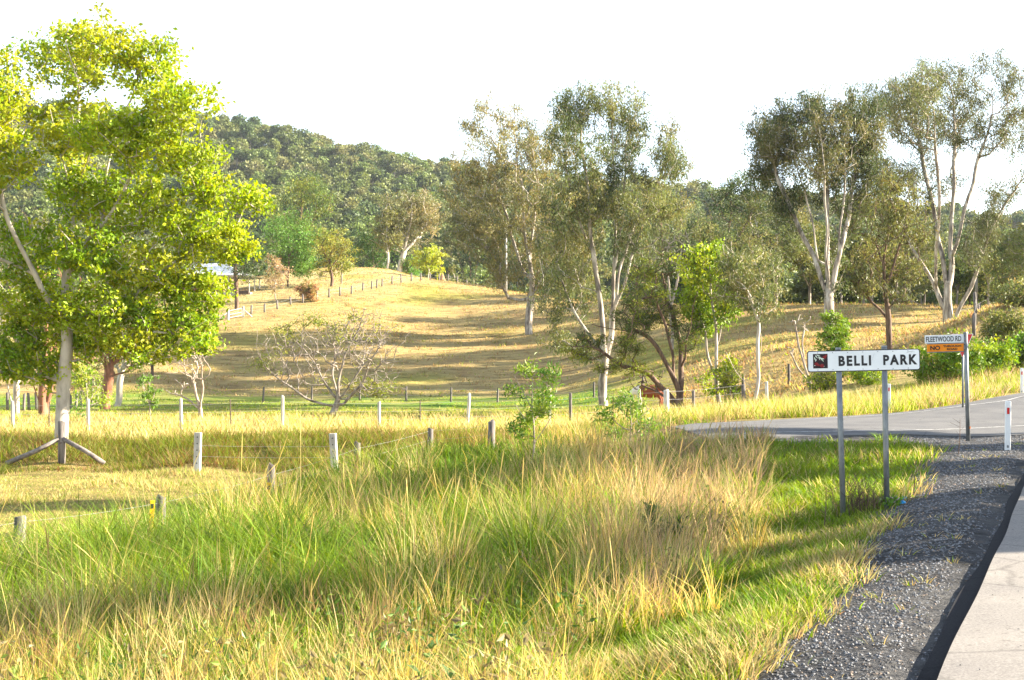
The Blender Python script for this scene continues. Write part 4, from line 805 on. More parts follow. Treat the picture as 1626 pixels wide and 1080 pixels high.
# bushes on the right
auto('field_bush', 'upright yellow green bush at the foot of the fan shaped gum', 1320, 553, 72, 490, 58, 'bush', WTL[1:] + VIN[2:] + OLV[1:2], M_TWIG, 101, nleaf=70, nt=90, cat='bush', leaf=(.2, .4))
auto('sign_bush', 'yellow green bush low behind the posts of the town sign', 1378, 612, 64, 568, 80, 'bush', VIN, M_TWIG, 102, nleaf=50, nt=80, cat='bush', leaf=(.18, .4))
auto('sign_bush', 'small thin yellow green bush left of the town sign posts', 1308, 622, 64, 582, 50, 'bush', VIN + OLV, M_TWIG, 103, nleaf=40, nt=60, cat='bush', leaf=(.18, .4))
auto('dense_bush', 'dense bright green bush behind the street name post', 1512, 612, 57, 540, 92, 'bush', ((.10, .19, .02), (.17, .26, .03), (.26, .32, .03)), M_TWIG, 104, nleaf=90, nt=110, cat='bush', leaf=(.17, .42))
auto('dense_bush', 'bright yellow green bush on the bank right of the street name post', 1574, 598, 59, 545, 80, 'bush', VIN + WTL[1:], M_TWIG, 105, nleaf=80, nt=100, cat='bush', leaf=(.17, .42))
auto('bank_bush', 'olive bush high on the right hand bank', 1592, 545, 72, 490, 72, 'bush', OLV, M_TWIG, 106, nleaf=60, nt=90, cat='bush', leaf=(.2, .4))
auto('bank_bush', 'green bush at the right edge above the far guide post', 1628, 585, 60, 528, 64, 'bush', OLV + WTL, M_TWIG, 107, nleaf=60, nt=90, cat='bush', leaf=(.18, .4))
auto('bank_bush', 'scrubby brown green bush on the bank crest below the right edge trees', 1622, 510, 84, 455, 84, 'bush', OLV + ((.28, .22, .09),), M_TWIG, 108, nleaf=50, nt=90, cat='bush', leaf=(.22, .4))
auto('flat_bush', 'small yellow green bush beside the vine covered tree base', 1160, 648, 71, 580, 40, 'bush', VIN + OLV, M_TWIG, 109, nleaf=34, nt=60, cat='bush', leaf=(.18, .4))
# young wattles in the roadside grass
def wattle(label, u, vb, d, vt, w, seed, cols, nt=70, nleaf=26, leaf=(.125, .25)):
    h = vb - vt; rng = np.random.default_rng(seed); B = []
    for i in range(9):
        t = (i + .6) / 9; ww = w * .5 * math.sin(math.pi * (.15 + .75 * t)); B.append((u + rng.uniform(-1, 1) * ww, vb - h * (.32 + .64 * t), w * .17, h * .055))
    st = [[(u, vb), (u + w * .03, vb - h * .4), (u - w * .02, vb - h * .95)]] + [[(u, vb - h * (.25 + .1 * j)), (u + (-1) ** j * w * .25, vb - h * (.42 + .12 * j)), (u + (-1) ** j * w * .36, vb - h * (.5 + .12 * j))] for j in range(4)]
    make_tree('wattle_sapling', label, 'sapling', u, vb, d, st, B, leaf=leaf, nleaf=nleaf, crad=w * d / F * .13, hang=-.35, cols=cols, bark=M_TWIG, r0=.022, rtip=.004, nt=nt, seg=.12, wig_=.6, up=.4, seed=seed, sides=5, shell=.3)
wattle('upright young wattle with glossy leaves standing in the roadside grass', 846, 748, 27, 572, 80, 111, WTL + ((.28, .36, .05),), nt=58)
wattle('bushy young wattle in front of the cow and the wattle tree', 1000, 745, 28, 622, 92, 112, ((.13, .24, .035), (.18, .30, .045), (.25, .33, .06)), nt=42, nleaf=18)
wattle('small dark shrub with narrow leaves at the edge of the tall grass', 1042, 905, 14.6, 806, 66, 113, ((.035, .07, .02), (.05, .10, .03), (.09, .14, .03)), nt=46, nleaf=17, leaf=(.10, .16))
# trees across the main road, out of frame, whose shadows fall over the verge
SH = [(22, 26.8, 13, 6.5, 'bush', 'broad shade tree across the main road opposite the junction verge'), (21, 18.0, 11, 2.4, 'bush', 'slim shade tree across the main road level with the town sign'), (23, 15.2, 13, 2.4, 'bush', 'second slim shade tree across the main road, a little nearer the camera'), (24, 13.7, 14, 2.6, 'gum', 'shade tree across the main road with a clear trunk and high crown'), (31, 33, 20, 6, 'gum', 'tallest shade tree across the main road beyond the junction'),
      (19.5, 22.0, 6.4, 4.6, 'bush', 'low bushy tree across the main road right of the slim shade tree'), (18.5, 15.9, 6.0, 4.4, 'bush', 'low bushy tree across the main road between the slim shade trees'), (17.5, 13.2, 5.2, 2.2, 'bush', 'lowest bush across the main road nearest the camera'), (27, 27.5, 17, 5, 'gum', 'tall gum across the main road behind the broad shade tree'),
      (65, 126, 34, 13, 'round', 'tall unseen gum added beyond the right edge to shade the hill, nearest of four'), (69, 134, 37, 13, 'round', 'tall unseen gum added beyond the right edge to shade the hill, second of four'), (73, 142, 39, 12, 'round', 'tall unseen gum added beyond the right edge to shade the hill, third of four'), (77, 151, 39, 12, 'round', 'tall unseen gum added beyond the right edge to shade the hill, farthest of four')]  # these far unseen gums are added to throw broad shade across the hill
for i, (x, y, h, w, st, lb) in enumerate(SH):
    uu = 813 + F * x / y; z = Hs(x, y); vb = HZ - (z - CAMZ) * F / y; kpx = F / y
    auto('shade_tree', lb, uu, vb, y, vb - h * kpx, w * kpx, st, OLV, M_BARKB, 120 + i, nleaf=70 if y < 60 else 60, nt=140, leaf=(.36 if y < 60 else .9, .55), group='trees across the main road', r=.22 if y < 60 else .45, stem_dy=.05, depth=.65, bscale=1.15)

# ------------------------------------------------------------------ palm and termite mound
def palm(u, vb, d, vt):
    B = PX(u, vb, d); B[2] = Hs(B[0], B[1]); k = d / F; h = (vb - vt) * k; hs = h * .62
    root = empty('palm_tree', B, 'small palm with feathery fronds on the hill crest', 'palm')
    MB().tube([(0, 0, -.2), (.05, 0, hs * .5), (0, 0, hs)], [.16, .13, .11], 7).build('trunk', M_TWIG, root, True)
    rng = np.random.default_rng(5)
    for i in range(15):
        a = i * 2.4; el = rng.uniform(.1, 1.2); L = 2.3; pts = []; 
        for t in np.linspace(0, 1, 7):
            r = L * t * math.cos(el * (1 - .3 * t)); zz = L * (math.sin(el) * t - .55 * t * t * 1.3); pts.append((math.cos(a) * r, math.sin(a) * r, hs + zz))
        pts = np.array(pts); V = []; Fc = []; C = []
        for j in range(1, 7):
            for sg in (-1, 1):
                for q in (0, .5):
                    p0 = pts[j - 1] * (1 - q) + pts[j] * q; side = np.array([-math.sin(a), math.cos(a), 0]) * sg; dn = (pts[j] - pts[j - 1]); dn /= np.linalg.norm(dn)
                    tip = p0 + side * .45 + dn * .35 - np.array([0, 0, .18]); o = len(V); V += [p0, p0 + dn * .1, tip]; Fc.append((o, o + 1, o + 2)); C.append(np.array((.20, .25, .05)) * rng.uniform(.7, 1.3))
        new_mesh('frond', V, [np.array(Fc)], M_LEAF, root, col=np.array(C))
palm(542, 455, 198, 396)
B = PX(702, 447, 222); B[2] = Hs(B[0], B[1]); q = MB().tube([(0, 0, -.2), (0, 0, .25), (.05, 0, .7), (.03, 0, 1.15), (0, 0, 1.35)], [.85, .62, .38, .2, .06], 9)
o = q.build('termite_mound', M_ROCK, None, True, B); tag(o, 'small pale reddish termite mound at the crest by the hill fence', 'termite mound')

# ------------------------------------------------------------------ forest on the far hill
def forest_proto(i):
    rng = np.random.default_rng(300 + i); h = rng.uniform(13, 20); cr = rng.uniform(4.6, 7.2); P = []; C = []; nb = 8; base = np.array([(.115, .15, .04), (.15, .175, .05), (.085, .125, .042), (.165, .18, .055), (.12, .16, .04), (.175, .175, .06)][i % 6])
    for b_ in range(nb):
        a = rng.uniform(0, 6.28); r = cr * .62 * math.sqrt(rng.random()); zc = h * rng.uniform(.55, .95) - r * .35; rb = cr * rng.uniform(.32, .58); m_ = 120
        dd = rng.normal(0, 1, (m_, 3)); dd /= np.linalg.norm(dd, axis=1)[:, None]; P.append(np.array([r * math.cos(a), r * math.sin(a), zc]) + dd * rb * np.array([1, 1, .75]) * rng.uniform(.6, 1.05, (m_, 1)))
        C.append(base * rng.uniform(.75, 1.3) * rng.uniform(.75, 1.25, (m_, 1)))
    P = np.vstack(P); C = np.vstack(C); V, Fc = leaf_quads(P, 1.25, .8, .2, C, rng)
    t = MB(); t.tube([(0, 0, -2), (0, 0, h * .45), (.4, 0, h * .8)], [.32, .25, .12], 5)
    for b_ in range(3):
        a = b_ * 2.1 + i; t.tube([(0, 0, h * .42), (math.cos(a) * cr * .3, math.sin(a) * cr * .3, h * .62), (math.cos(a) * cr * .5, math.sin(a) * cr * .5, h * .8)], [.18, .13, .06], 4)
    tv = np.vstack(t.v); tf = np.array(t.f[4]); o = len(V)
    me_v = np.vstack([V, tv]); 
    ob = new_mesh('forest_proto', me_v, [Fc, tf + o], M_LEAF, col=np.vstack([C, np.tile(np.array([(.34, .30, .26)]), (len(tf), 1))]))
    COL.objects.unlink(ob); return ob
pcol = bpy.data.collections.new('forest_source')
for i in range(8):
    pcol.objects.link(forest_proto(i))
x, y = sample_persp(9000, 330, 1000, -500, 2200, .62); u = 813 + F * x / y
# thin to an even spacing on the ground
k = R.random(len(x)) < 1.0; pts = np.c_[x, y]; keep = []; cell = {}
for i in np.argsort(R.random(len(pts))):
    r_ = 6.2; c = (int(pts[i, 0] // r_), int(pts[i, 1] // r_)); ok = True
    for a in (-1, 0, 1):
        for b2 in (-1, 0, 1):
            for j in cell.get((c[0] + a, c[1] + b2), ()):
                if (pts[i, 0] - pts[j, 0]) ** 2 + (pts[i, 1] - pts[j, 1]) ** 2 < r_ * r_: ok = False; break
    if ok: cell.setdefault(c, []).append(i); keep.append(i)
x, y = pts[keep, 0], pts[keep, 1]; u = 813 + F * x / y
xb, yb = sample_persp(150, 168, 235, 1085, 2000); kb = R.random(150) < .6; x, y = np.r_[x, xb[kb]], np.r_[y, yb[kb]]
z = H(x, y)
fo = bpy.data.meshes.new('forest'); fo.vertices.add(len(x)); fo.vertices.foreach_set('co', np.c_[x, y, z].astype(np.float32).ravel())
sc = fo.attributes.new('sc', 'FLOAT', 'POINT'); sc.data.foreach_set('value', (R.uniform(.7, 1.25, len(x)) * np.where(y < 300, .55, 1)).astype(np.float32))
rt = fo.attributes.new('rt', 'FLOAT_VECTOR', 'POINT'); rv = np.zeros((len(x), 3), np.float32); rv[:, 2] = R.uniform(0, 6.28, len(x)); rv[:, :2] = R.normal(0, .05, (len(x), 2)); rt.data.foreach_set('vector', rv.ravel())
forest = bpy.data.objects.new('forest', fo); COL.objects.link(forest); tag(forest, 'dense eucalypt forest covering the far hill', 'forest', kind='stuff')
ng = bpy.data.node_groups.new('forest_scatter', 'GeometryNodeTree'); ng.interface.new_socket('Geometry', in_out='INPUT', socket_type='NodeSocketGeometry'); ng.interface.new_socket('Geometry', in_out='OUTPUT', socket_type='NodeSocketGeometry')
gi = ng.nodes.new('NodeGroupInput'); go = ng.nodes.new('NodeGroupOutput'); m2p = ng.nodes.new('GeometryNodeMeshToPoints'); iop = ng.nodes.new('GeometryNodeInstanceOnPoints'); ci = ng.nodes.new('GeometryNodeCollectionInfo')
ci.inputs['Collection'].default_value = pcol; ci.inputs['Separate Children'].default_value = True; ci.inputs['Reset Children'].default_value = True; iop.inputs['Pick Instance'].default_value = True
a1 = ng.nodes.new('GeometryNodeInputNamedAttribute'); a1.data_type = 'FLOAT'; a1.inputs['Name'].default_value = 'sc'; a2 = ng.nodes.new('GeometryNodeInputNamedAttribute'); a2.data_type = 'FLOAT_VECTOR'; a2.inputs['Name'].default_value = 'rt'
L_ = ng.links.new; L_(gi.outputs[0], m2p.inputs['Mesh']); L_(m2p.outputs[0], iop.inputs['Points']); L_(ci.outputs[0], iop.inputs['Instance']); L_(a1.outputs[0], iop.inputs['Scale']); L_(a2.outputs[0], iop.inputs['Rotation']); L_(iop.outputs[0], go.inputs[0])
md = forest.modifiers.new('scatter', 'NODES'); md.node_group = ng

# ------------------------------------------------------------------ fences
def post_round(h, r, rng, n=9, slant=.03):
    return MB().tube([(0, 0, -.35), (0, 0, h * .5), (rng.normal(0, .01), 0, h - .02), (rng.normal(0, .01), 0, h)], [r * 1.05, r, r * .97, r * .82], n)
def wire_run(root, base, pts, hgts, r=.004, sag=.03):
    for hh in hgts:
        P = []
        for a, b_ in zip(pts[:-1], pts[1:]):
            for t in np.linspace(0, 1, 6)[:-1]:
                q = a * (1 - t) + b_ * t; P.append(q + np.array([0, 0, hh - sag * 4 * t * (1 - t)]))
        P.append(pts[-1] + np.array([0, 0, hh])); MB().tube(np.array(P) - base, r, 4).build('wire', M_WIRE, root)
def fence(name, label, spots, h, r, mat, wires=(), square=False, seed=1, wr=.004, hole=False):
    """spots = list of (u, d, height factor)"""
    rng = np.random.default_rng(seed); P = []
    for s_ in spots:
        x = (s_[0] - 813) / F * s_[1]; P.append(np.array([x, s_[1], Hs(x, s_[1])]))
    base = P[0]; root = empty(name, base, label, 'fence')
    for s_, p_ in zip(spots, P):
        hh = h * (s_[2] if len(s_) > 2 else 1) * rng.uniform(.95, 1.05); mt = s_[3] if len(s_) > 3 else mat; rr = r * (s_[4] if len(s_) > 4 else 1)
        if square:
            q = MB().box((0, 0, hh / 2 - .15), (rr * 2, rr * 2, hh + .3), bev=.012)
        else: q = post_round(hh, rr, rng)
        o = q.build('fence_post', mt, root, not square, p_ - base); o.rotation_euler = (rng.normal(0, .025), rng.normal(0, .03), rng.uniform(0, .6) if not square else rng.uniform(-.1, .1))
        if hole:
            for j in range(5):
                hq = MB().tube([(0, -rr - .003, hh * (.22 + .165 * j)), (0, -rr + .02, hh * (.22 + .165 * j))], .022, 8); hq.build('bolt_hole', M_HOLE, o)
    if wires: wire_run(root, base, P, wires, wr)
    return root, P
fr, fp = fence('roadside_fence', 'weathered grey timber post and wire fence half buried in the roadside grass', [(-330, 15.5, 1), (28, 20, 1, M_TIMB, 1.1), (255, 22.7, 1), (430, 28, 1.12), (570, 34, 1.05), (683, 38, .98, M_TIMB, 1), (780, 37.5, .98, M_TIMB, 1.25)], 1.08, .088, M_TIMB, (.35, .68, .95), seed=2, wr=.0025)
for (uu, d, hh, lb) in ((236, 21.6, 1.08, 'yellow plastic marker strip beside the short weathered post at left'), (422, 25.2, .95, 'yellow plastic marker strip low beside the taller weathered post')):
    x = (uu - 813) / F * d; p_ = np.array([x, d, Hs(x, d)]); q = MB(); q.box((0, 0, hh / 2), (.075, .012, hh), bev=.004)
    o = empty('marker_strip', p_, lb, 'marker', 'yellow marker strips'); q.build('strip', M_YELLOW, o); MB().box((0, -.008, hh - .1), (.05, .004, .08)).build('sticker', M_BLACK, o); o.rotation_euler = (.05, .06, .3)
wf, wp = fence('ditch_fence', 'thick white drilled posts in front of the ditch bank', [(313, 40.5), (532, 40.3)], 1.32, .105, M_WHITE, (.5, .85), True, 3, .004, True)
# strainer assembly in front of the big tree
p_ = PX(98, 740, 43.2); p_[2] = Hs(p_[0], p_[1]); so_ = empty('strainer_post', p_, 'weathered strainer post with two slanting timber stays at the base of the big tree', 'fence post')
post_round(1.45, .13, np.random.default_rng(4)).build('post', M_TIMB, so_, True)
for sx in (-1, 1):
    MB().tube([(sx * .06, -.06, .86), (sx * .85, -.09, .44), (sx * (1.85 if sx < 0 else 1.5), -.12, .02)], [.075, .08, .085], 8).build('stay', M_TIMBH, so_, True)
MB().tube([(-.02, -.135, .70), (.02, -.135, .74)], .03, 6).build('bolt', M_DARK, so_)
fence('paddock_fence', 'white timber post fence with thin steel droppers across the flat paddock', [(-60, 53), (20, 53), (78, 53.3, .95, M_DARK, .35), (140, 53.6), (288, 54.4), (367, 54.8, .95, M_DARK, .35), (448, 55.2), (602, 56, .92), (667, 56.4, .95, M_DARK, .35), (742, 57, 1.1), (872, 57.5, .98), (906, 58, 1.02, M_TIMB), (1017, 59, 1.0), (1058, 55, .85, M_WHITE, 1.7), (1101, 56, .8, M_TIMB), (1182, 57, .8, M_TIMB, 1.3), (1218, 57, .8)], 1.32, .072, M_WHITE, (.4, .75, 1.1), seed=5, wr=.005)
fence('creek_fence', 'line of small pale posts along the foot of the dry hill', [(418, 104), (495, 104), (571, 105), (645, 105), (716, 103), (790, 103), (868, 102), (943, 100), (1021, 98), (1180, 76, 1.1), (1253, 76, 1)], 1.2, .085, M_TIMB, (.5, 1.0), seed=6, wr=.008)
fence('yard_fence', 'dark low timber fence posts along the track at the far left', [(12, 82), (38, 82), (46, 83), (58, 83), (112, 86), (121, 90), (128, 94), (146, 100), (155, 104), (162, 108)], 1.15, .09, M_TIMB, (.5, 1.0), seed=7, wr=.007)
HF = [(347.8, 159), (399, 165), (420, 167), (440.5, 170), (461.5, 173), (481, 175), (503, 178), (522.5, 180), (540, 182), (558, 185), (576, 189), (590, 192), (598, 194, 1.15), (606.6, 196), (622.6, 200), (637, 204), (653, 208), (668.6, 211), (683, 214), (697, 217), (711.6, 220), (726, 223), (741, 226), (757, 229)]
fence('hill_fence', 'long line of grey timber posts climbing over the dry hill to the crest', HF, 1.22, .125, M_TIMB, (.5, .9), seed=8, wr=.008)
fence('bank_fence', 'old grey posts climbing the field edge beside the right hand bank', [(1546, 78, 1.1), (1549.5, 88, 1.2), (1553, 104), (1556, 125)], 1.2, .12, M_TIMB, (.6, 1.0), seed=9, wr=.007)
# gate
def gate():
    a = PX(362, 509, 160.5); b_ = PX(386, 506, 163); 
    for q in (a, b_): q[2] = Hs(q[0], q[1])
    root = empty('farm_gate', a, 'white braced gate posts with a pale wire gate low on the hill fence', 'gate'); ab = b_ - a
    for p_, sx in ((np.zeros(3), -1), (ab, 1)):
        MB().box((0, 0, .55), (.26, .26, 1.7), bev=.02).build('gate_post', M_WHITE, root, loc=p_)
        MB().tube([(0, 0, 1.0), (sx * 1.15, 0, .02)], .09, 7).build('brace', M_WHITE, root, True, p_)
    q = MB(); e0, e1 = ab * .08, ab * .92
    for hh in (.25, .65, 1.15): q.tube([e0 + (0, 0, hh), e1 + (0, 0, hh)], .035, 6)
    for e in (e0, e1): q.tube([e + (0, 0, .25), e + (0, 0, 1.15)], .035, 6)
    q.build('gate_leaf', M_WHITE, root)
gate()

# ------------------------------------------------------------------ house on the hill
def house():
    B = PX(397, 470, 186); B[2] = Hs(B[0], B[1]); root = empty('farmhouse', B, 'low farmhouse with pale hipped metal roof and open veranda, half hidden by leaves', 'house')
    Wd, D = 13.0, 8.0        # extends to the left (-x) from its right veranda corner and away
    MB().box((-Wd / 2, D / 2, .05), (Wd + .2, D + .2, .5), bev=.03).build('floor_slab', M_CONC, root)
    MB().box((-Wd / 2 - 2.2, D / 2 + .6, 1.55), (Wd - 4.4, D - 2.4, 2.5)).build('wall', M_BRICK, root)
    for x in (-.15, -3.2, -6.4, -9.6, -12.8): MB().box((x, .12, 1.55), (.14, .14, 2.5), bev=.01).build('veranda_post', M_WHITE, root)
    for yy in (4.0, 7.8): MB().box((-.15, yy, 1.55), (.14, .14, 2.5), bev=.01).build('veranda_post', M_WHITE, root)
    e = .5; z0, z1, z2 = 2.82, 3.3, 4.9
    q = MB(); v = [(-Wd - e, -e, z0), (e, -e, z0), (e, D + e, z0), (-Wd - e, D + e, z0), (-Wd + 1.8, 1.9, z1), (-1.8, 1.9, z1), (-1.8, D - 1.9, z1), (-Wd + 1.8, D - 1.9, z1), (-Wd + 4.5, D / 2, z2), (-4.5, D / 2, z2)]
    q.add(v, [(0, 1, 5, 4), (1, 2, 6, 5), (2, 3, 7, 6), (3, 0, 4, 7), (4, 5, 9, 8), (6, 7, 8, 9), (5, 6, 9), (7, 4, 8), (3, 2, 1, 0)]); rf = q.build('roof', M_ROOF, root)
    MB().box((-Wd / 2, -e - .03, z0 - .02), (Wd + 2 * e, .12, .16)).build('gutter', M_WHITE, rf)
    for x in (-5.2, -9): 
        o = MB().box((x, 1.78, 1.7), (1.3, .06, 1.2)).build('window', M_WHITE, root); MB().box((x, 1.735, 1.7), (1.12, .03, 1.02)).build('pane', M_HOLE, o)
    MB().box((-7.1, 1.78, 1.35), (.9, .06, 2.05)).build('door', M_HOLE, root)
    MB().box((-.75, -.9, .25), (1.6, .5, .5), bev=.03).build('planter_box', M_DARK, root)
house()

# ------------------------------------------------------------------ power poles
for (uu, vb, d, vt, lb) in ((803.5, 463, 200, 352, 'bare pale power pole beside the hill gum'), (1550.5, 487, 150, 400, 'plain grey pole at the top of the field behind the bank')):
    p_ = PX(uu, vb, d); p_[2] = Hs(p_[0], p_[1]); h = (vb - vt) * d / F; o = empty('power_pole', p_, lb, 'pole'); MB().tube([(0, 0, -.5), (0, 0, h * .5), (0, 0, h)], [.2, .17, .14], 8).build('pole', M_CONC if uu < 1000 else M_GALV, o, True)
    MB().box((0, -.1, h - .6), (1.6, .1, .1)).build('cross_arm', M_TIMB, o)

# ------------------------------------------------------------------ signs
def text_mesh(name, body, size, mat, parent, loc, ext=.0015, sx=1.0, width=None, bold=0.0, spacing=1.0):
    cu = bpy.data.curves.new(name, 'FONT'); cu.body = body; cu.size = size; cu.extrude = ext; cu.align_x = 'CENTER'; cu.align_y = 'CENTER'; cu.offset = bold; cu.space_character = spacing; cu.resolution_u = 4
    t = bpy.data.objects.new(name, cu); COL.objects.link(t); dg = bpy.context.evaluated_depsgraph_get(); dg.update(); me = bpy.data.meshes.new_from_object(t.evaluated_get(dg)); bpy.data.objects.remove(t)
    co = np.empty(len(me.vertices) * 3); me.vertices.foreach_get('co', co); co = co.reshape(-1, 3); co[:, :2] -= (co[:, :2].max(0) + co[:, :2].min(0)) / 2
    if width: co[:, 0] *= width / np.ptp(co[:, 0])
    co[:, 1] *= size / np.ptp(co[:, 1]); co = np.stack([co[:, 0], -co[:, 2], co[:, 1]], 1); me.vertices.foreach_set('co', co.ravel()); me.update(); me.materials.clear(); me.materials.append(mat)
    o = bpy.data.objects.new(name, me); COL.objects.link(o); o.parent = parent; o.location = loc; return o
def rrect(w, h, r, y=0.0, n=5):
    pts = []
    for cx, cz, a0 in ((w / 2 - r, h / 2 - r, 0), (-w / 2 + r, h / 2 - r, 90), (-w / 2 + r, -h / 2 + r, 180), (w / 2 - r, -h / 2 + r, 270)):
        for i in range(n + 1): a = math.radians(a0 + 90 * i / n); pts.append((cx + r * math.cos(a), y, cz + r * math.sin(a)))
    return pts
def town_sign():
    d = 17.0; B = PX(1370, 829, d); B[2] = Hs(B[0], B[1]); root = empty('town_sign', B, 'white BELLI PARK place name sign on two grey steel posts', 'sign', rz=math.radians(-3))
    k = d / F; zc = PX(1370, 572.5, d)[2] - B[2]; tilt = math.radians(-1.3)
    brd = bpy.data.objects.new('sign_board', None)
    MB().poly(rrect(1.50, .288, .035), .004).build('border', M_BLACK, root, loc=(0, -.045, zc)).rotation_euler = (0, tilt, 0)
    bo = MB().poly(rrect(1.476, .264, .026), .003).build('face', M_SIGNW, root, loc=(0, -.0475, zc)); bo.rotation_euler = (0, tilt, 0)
    text_mesh('lettering', 'BELLI  PARK', .138, M_BLACK, bo, (.19, -.0015, 0), width=1.045, bold=.006, spacing=1.3)
    em = MB().box((-.575, -.001, .004), (.195, .002, .195)).build('emblem', M_MAROON, bo); rng = np.random.default_rng(8)
    def flat_leaf(cx, cz, a, L, w, mat, nm, y=-.0035):
        pts = []
        for t in np.linspace(0, 1, 6): pts.append((t * L, w * math.sin(math.pi * t ** .8)))
        for t in np.linspace(1, 0, 6)[1:-1]: pts.append((t * L, -w * math.sin(math.pi * t ** .8)))
        p_ = [(cx + x * math.cos(a) - z * math.sin(a), y, cz + x * math.sin(a) + z * math.cos(a)) for x, z in pts]; return MB().poly(p_, .001).build(nm, mat, em)
    for i, (x, z, a, L) in enumerate(((-.645, .085, -.9, .07), (-.63, .09, -.35, .08), (-.655, .06, -1.3, .06), (-.60, .07, -1.2, .075), (-.60, .06, -.5, .085), (-.575, .05, -.9, .09), (-.63, .035, -1.9, .05), (-.56, .04, -.25, .05), (-.66, -.06, .6, .05), (-.555, -.075, .3, .045))): flat_leaf(x, z, a, L * .8, .0075, M_PLEAF, 'printed_leaf', -.0035 - .0002 * i)
    for i, (x, z, r) in enumerate(((-.63, -.035, .026), (-.555, -.058, .028), (-.52, .055, .024), (-.50, .075, .016), (-.60, -.05, .016))): MB().poly([(x + r * math.cos(a), -.0062 - .0002 * i, z + r * .9 * math.sin(a)) for a in np.linspace(0, 6.28, 13)[:-1]], .001).build('printed_fruit', M_FRUIT, em)
    for i in range(7):
        for sz in (-1, 1): MB().tube([(-.61 + i * .2, -.0005, sz * .115), (-.61 + i * .2, -.005, sz * .115)], .006, 8).build('rivet', M_GALV, bo)
    # scratches
    for i, (x0, z0, x1, z1) in enumerate(((.145, .09, .11, .0), (.11, .0, .10, -.04), (.60, .105, .68, .10), (.60, .07, .64, .09), (.57, .09, .66, .115))):
        a = math.atan2(z1 - z0, x1 - x0); L = math.hypot(x1 - x0, z1 - z0); flat_leaf.__call__ if False else None
        pts = [(x0, -.0012, z0 - .0015), (x1, -.0012, z1 - .001), (x1, -.0012, z1 + .001), (x0, -.0012, z0 + .0015)]; MB().poly(pts, .001).build('scratch', M_GALV, bo)
    for (u0, u1, v1) in ((1331.5, 1340.5, 837), (1403.5, 1408.5, 824)):
        xt, xb = (u0 - 1370) * k, (u1 - 1370) * k; zt = PX(0, 551 if u0 > 1350 else 554, d)[2] - B[2]; c_, s_ = math.cos(math.radians(-3)), math.sin(math.radians(-3)); wx, wy = B[0] + c_ * xb, B[1] + s_ * xb; zb = Hs(wx, wy) - B[2] - .3
        o = MB().tube([(xb, 0, zb), (xb * .5 + xt * .5, 0, (zb + zt) / 2), (xt, 0, zt)], .038, 14).build('post', M_GALV, root, True); MB().tube([(xt, 0, zt), (xt, 0, zt + .018)], [.041, .036], 14).build('post_cap', M_GALV, o)
        for dz in (-.08, .08): MB().box((xt, 0, zc + dz), (.12, .088, .03), bev=.004).build('bracket', M_GALV, o)
town_sign()
def street_sign():
    d = 30.0; B = PX(1538, 708, d); B[2] = Hs(B[0], B[1]); k = d / F; root = empty('street_name_sign', B, 'FLEETWOOD RD street name post with orange NO THROUGH ROAD blade', 'sign'); zt = PX(0, 529, d)[2] - B[2]; xt = (1533 - 1538) * k
    o = MB().tube([(0, 0, -.3), (xt / 2, 0, zt / 2), (xt, 0, zt)], .05, 14).build('post', M_GALV, root, True); MB().tube([(xt, 0, zt), (xt, 0, zt + .02)], [.054, .045], 12).build('post_cap', M_GALV, o); MB().tube([(0, 0, .30), (0, 0, .36)], .0515, 12).build('rust_band', M_RUST, o)
    for (u0, u1, v0, v1, mat, nm) in ((1468.5, 1531, 532, 544.8, M_SIGNW, 'name_blade'), (1472, 1530.5, 546.2, 558.2, M_ORANGE, 'warning_blade')):
        w = (u1 - u0) * k; h = (v1 - v0) * k; c = (((u0 + u1) / 2 - 1538) * k, 0, PX(0, (v0 + v1) / 2, d)[2] - B[2])
        b_ = MB().box((0, 0, 0), (w, .03, h), bev=.004).build(nm, mat, root, loc=c); b_.rotation_euler = (0, math.radians(-1.6), 0)
        if nm == 'name_blade': text_mesh('lettering', 'FLEETWOOD RD', .125, M_BLACK, b_, (-.025, -.0165, 0), width=.84, bold=.002)
        else:
            text_mesh('lettering', 'NO', .105, M_BLACK, b_, (-.25, -.0165, 0), width=.235, bold=.004); text_mesh('lettering', 'THROUGH', .052, M_BLACK, b_, (.155, -.0165, .036), width=.43, bold=.002); text_mesh('lettering', 'ROAD', .052, M_BLACK, b_, (.155, -.0165, -.036), width=.25, bold=.002)
            MB().box((0, 0, -h / 2 - .011), (w + .01, .034, .02)).build('edge_rail', M_GALV, b_); MB().box((0, 0, h / 2 + .011), (w + .01, .034, .02)).build('edge_rail', M_GALV, b_)
        MB().box((w / 2 + .02, 0, 0), (.06, .07, h * .9), bev=.005).build('bracket', M_GALV, b_)
        for dz in (-.06, .06): MB().tube([(w / 2 + .0, -.037, dz), (w / 2 + .0, -.045, dz)], .014, 8).build('bolt', M_DARK, b_)
street_sign()
def give_way():
    d = 43.0; B = PX(1528, 640, d); B[2] = Hs(B[0], B[1]); k = d / F; root = empty('give_way_sign', B, 'red and white triangular give way sign hidden behind the street name blades', 'sign', rz=math.radians(-48)); zt = PX(0, 531, d)[2] - B[2]
    zb = PX(0, 567, d)[2] - B[2]; hw = .37
    MB().tube([(0, .04, -.3), (0, .04, zt - .05)], .035, 10).build('post', M_GALV, root, True)
    t = MB().poly([(-hw, 0, zt), (0, 0, zb), (hw, 0, zt)], .006).build('red_border', M_SRED, root); s_ = .45; zc = (2 * zt + zb) / 3
    MB().poly([(x * s_, -.004, zc + (z - zc) * s_) for x, z in ((-hw, zt), (0, zb), (hw, zt))], .002).build('white_centre', M_SIGNW, root)
    MB().poly([(x * 1.06, .008, zc + (z - zc) * 1.06) for x, z in ((-hw, zt), (0, zb), (hw, zt))], .004).build('white_rim', M_SIGNW, root)
give_way()
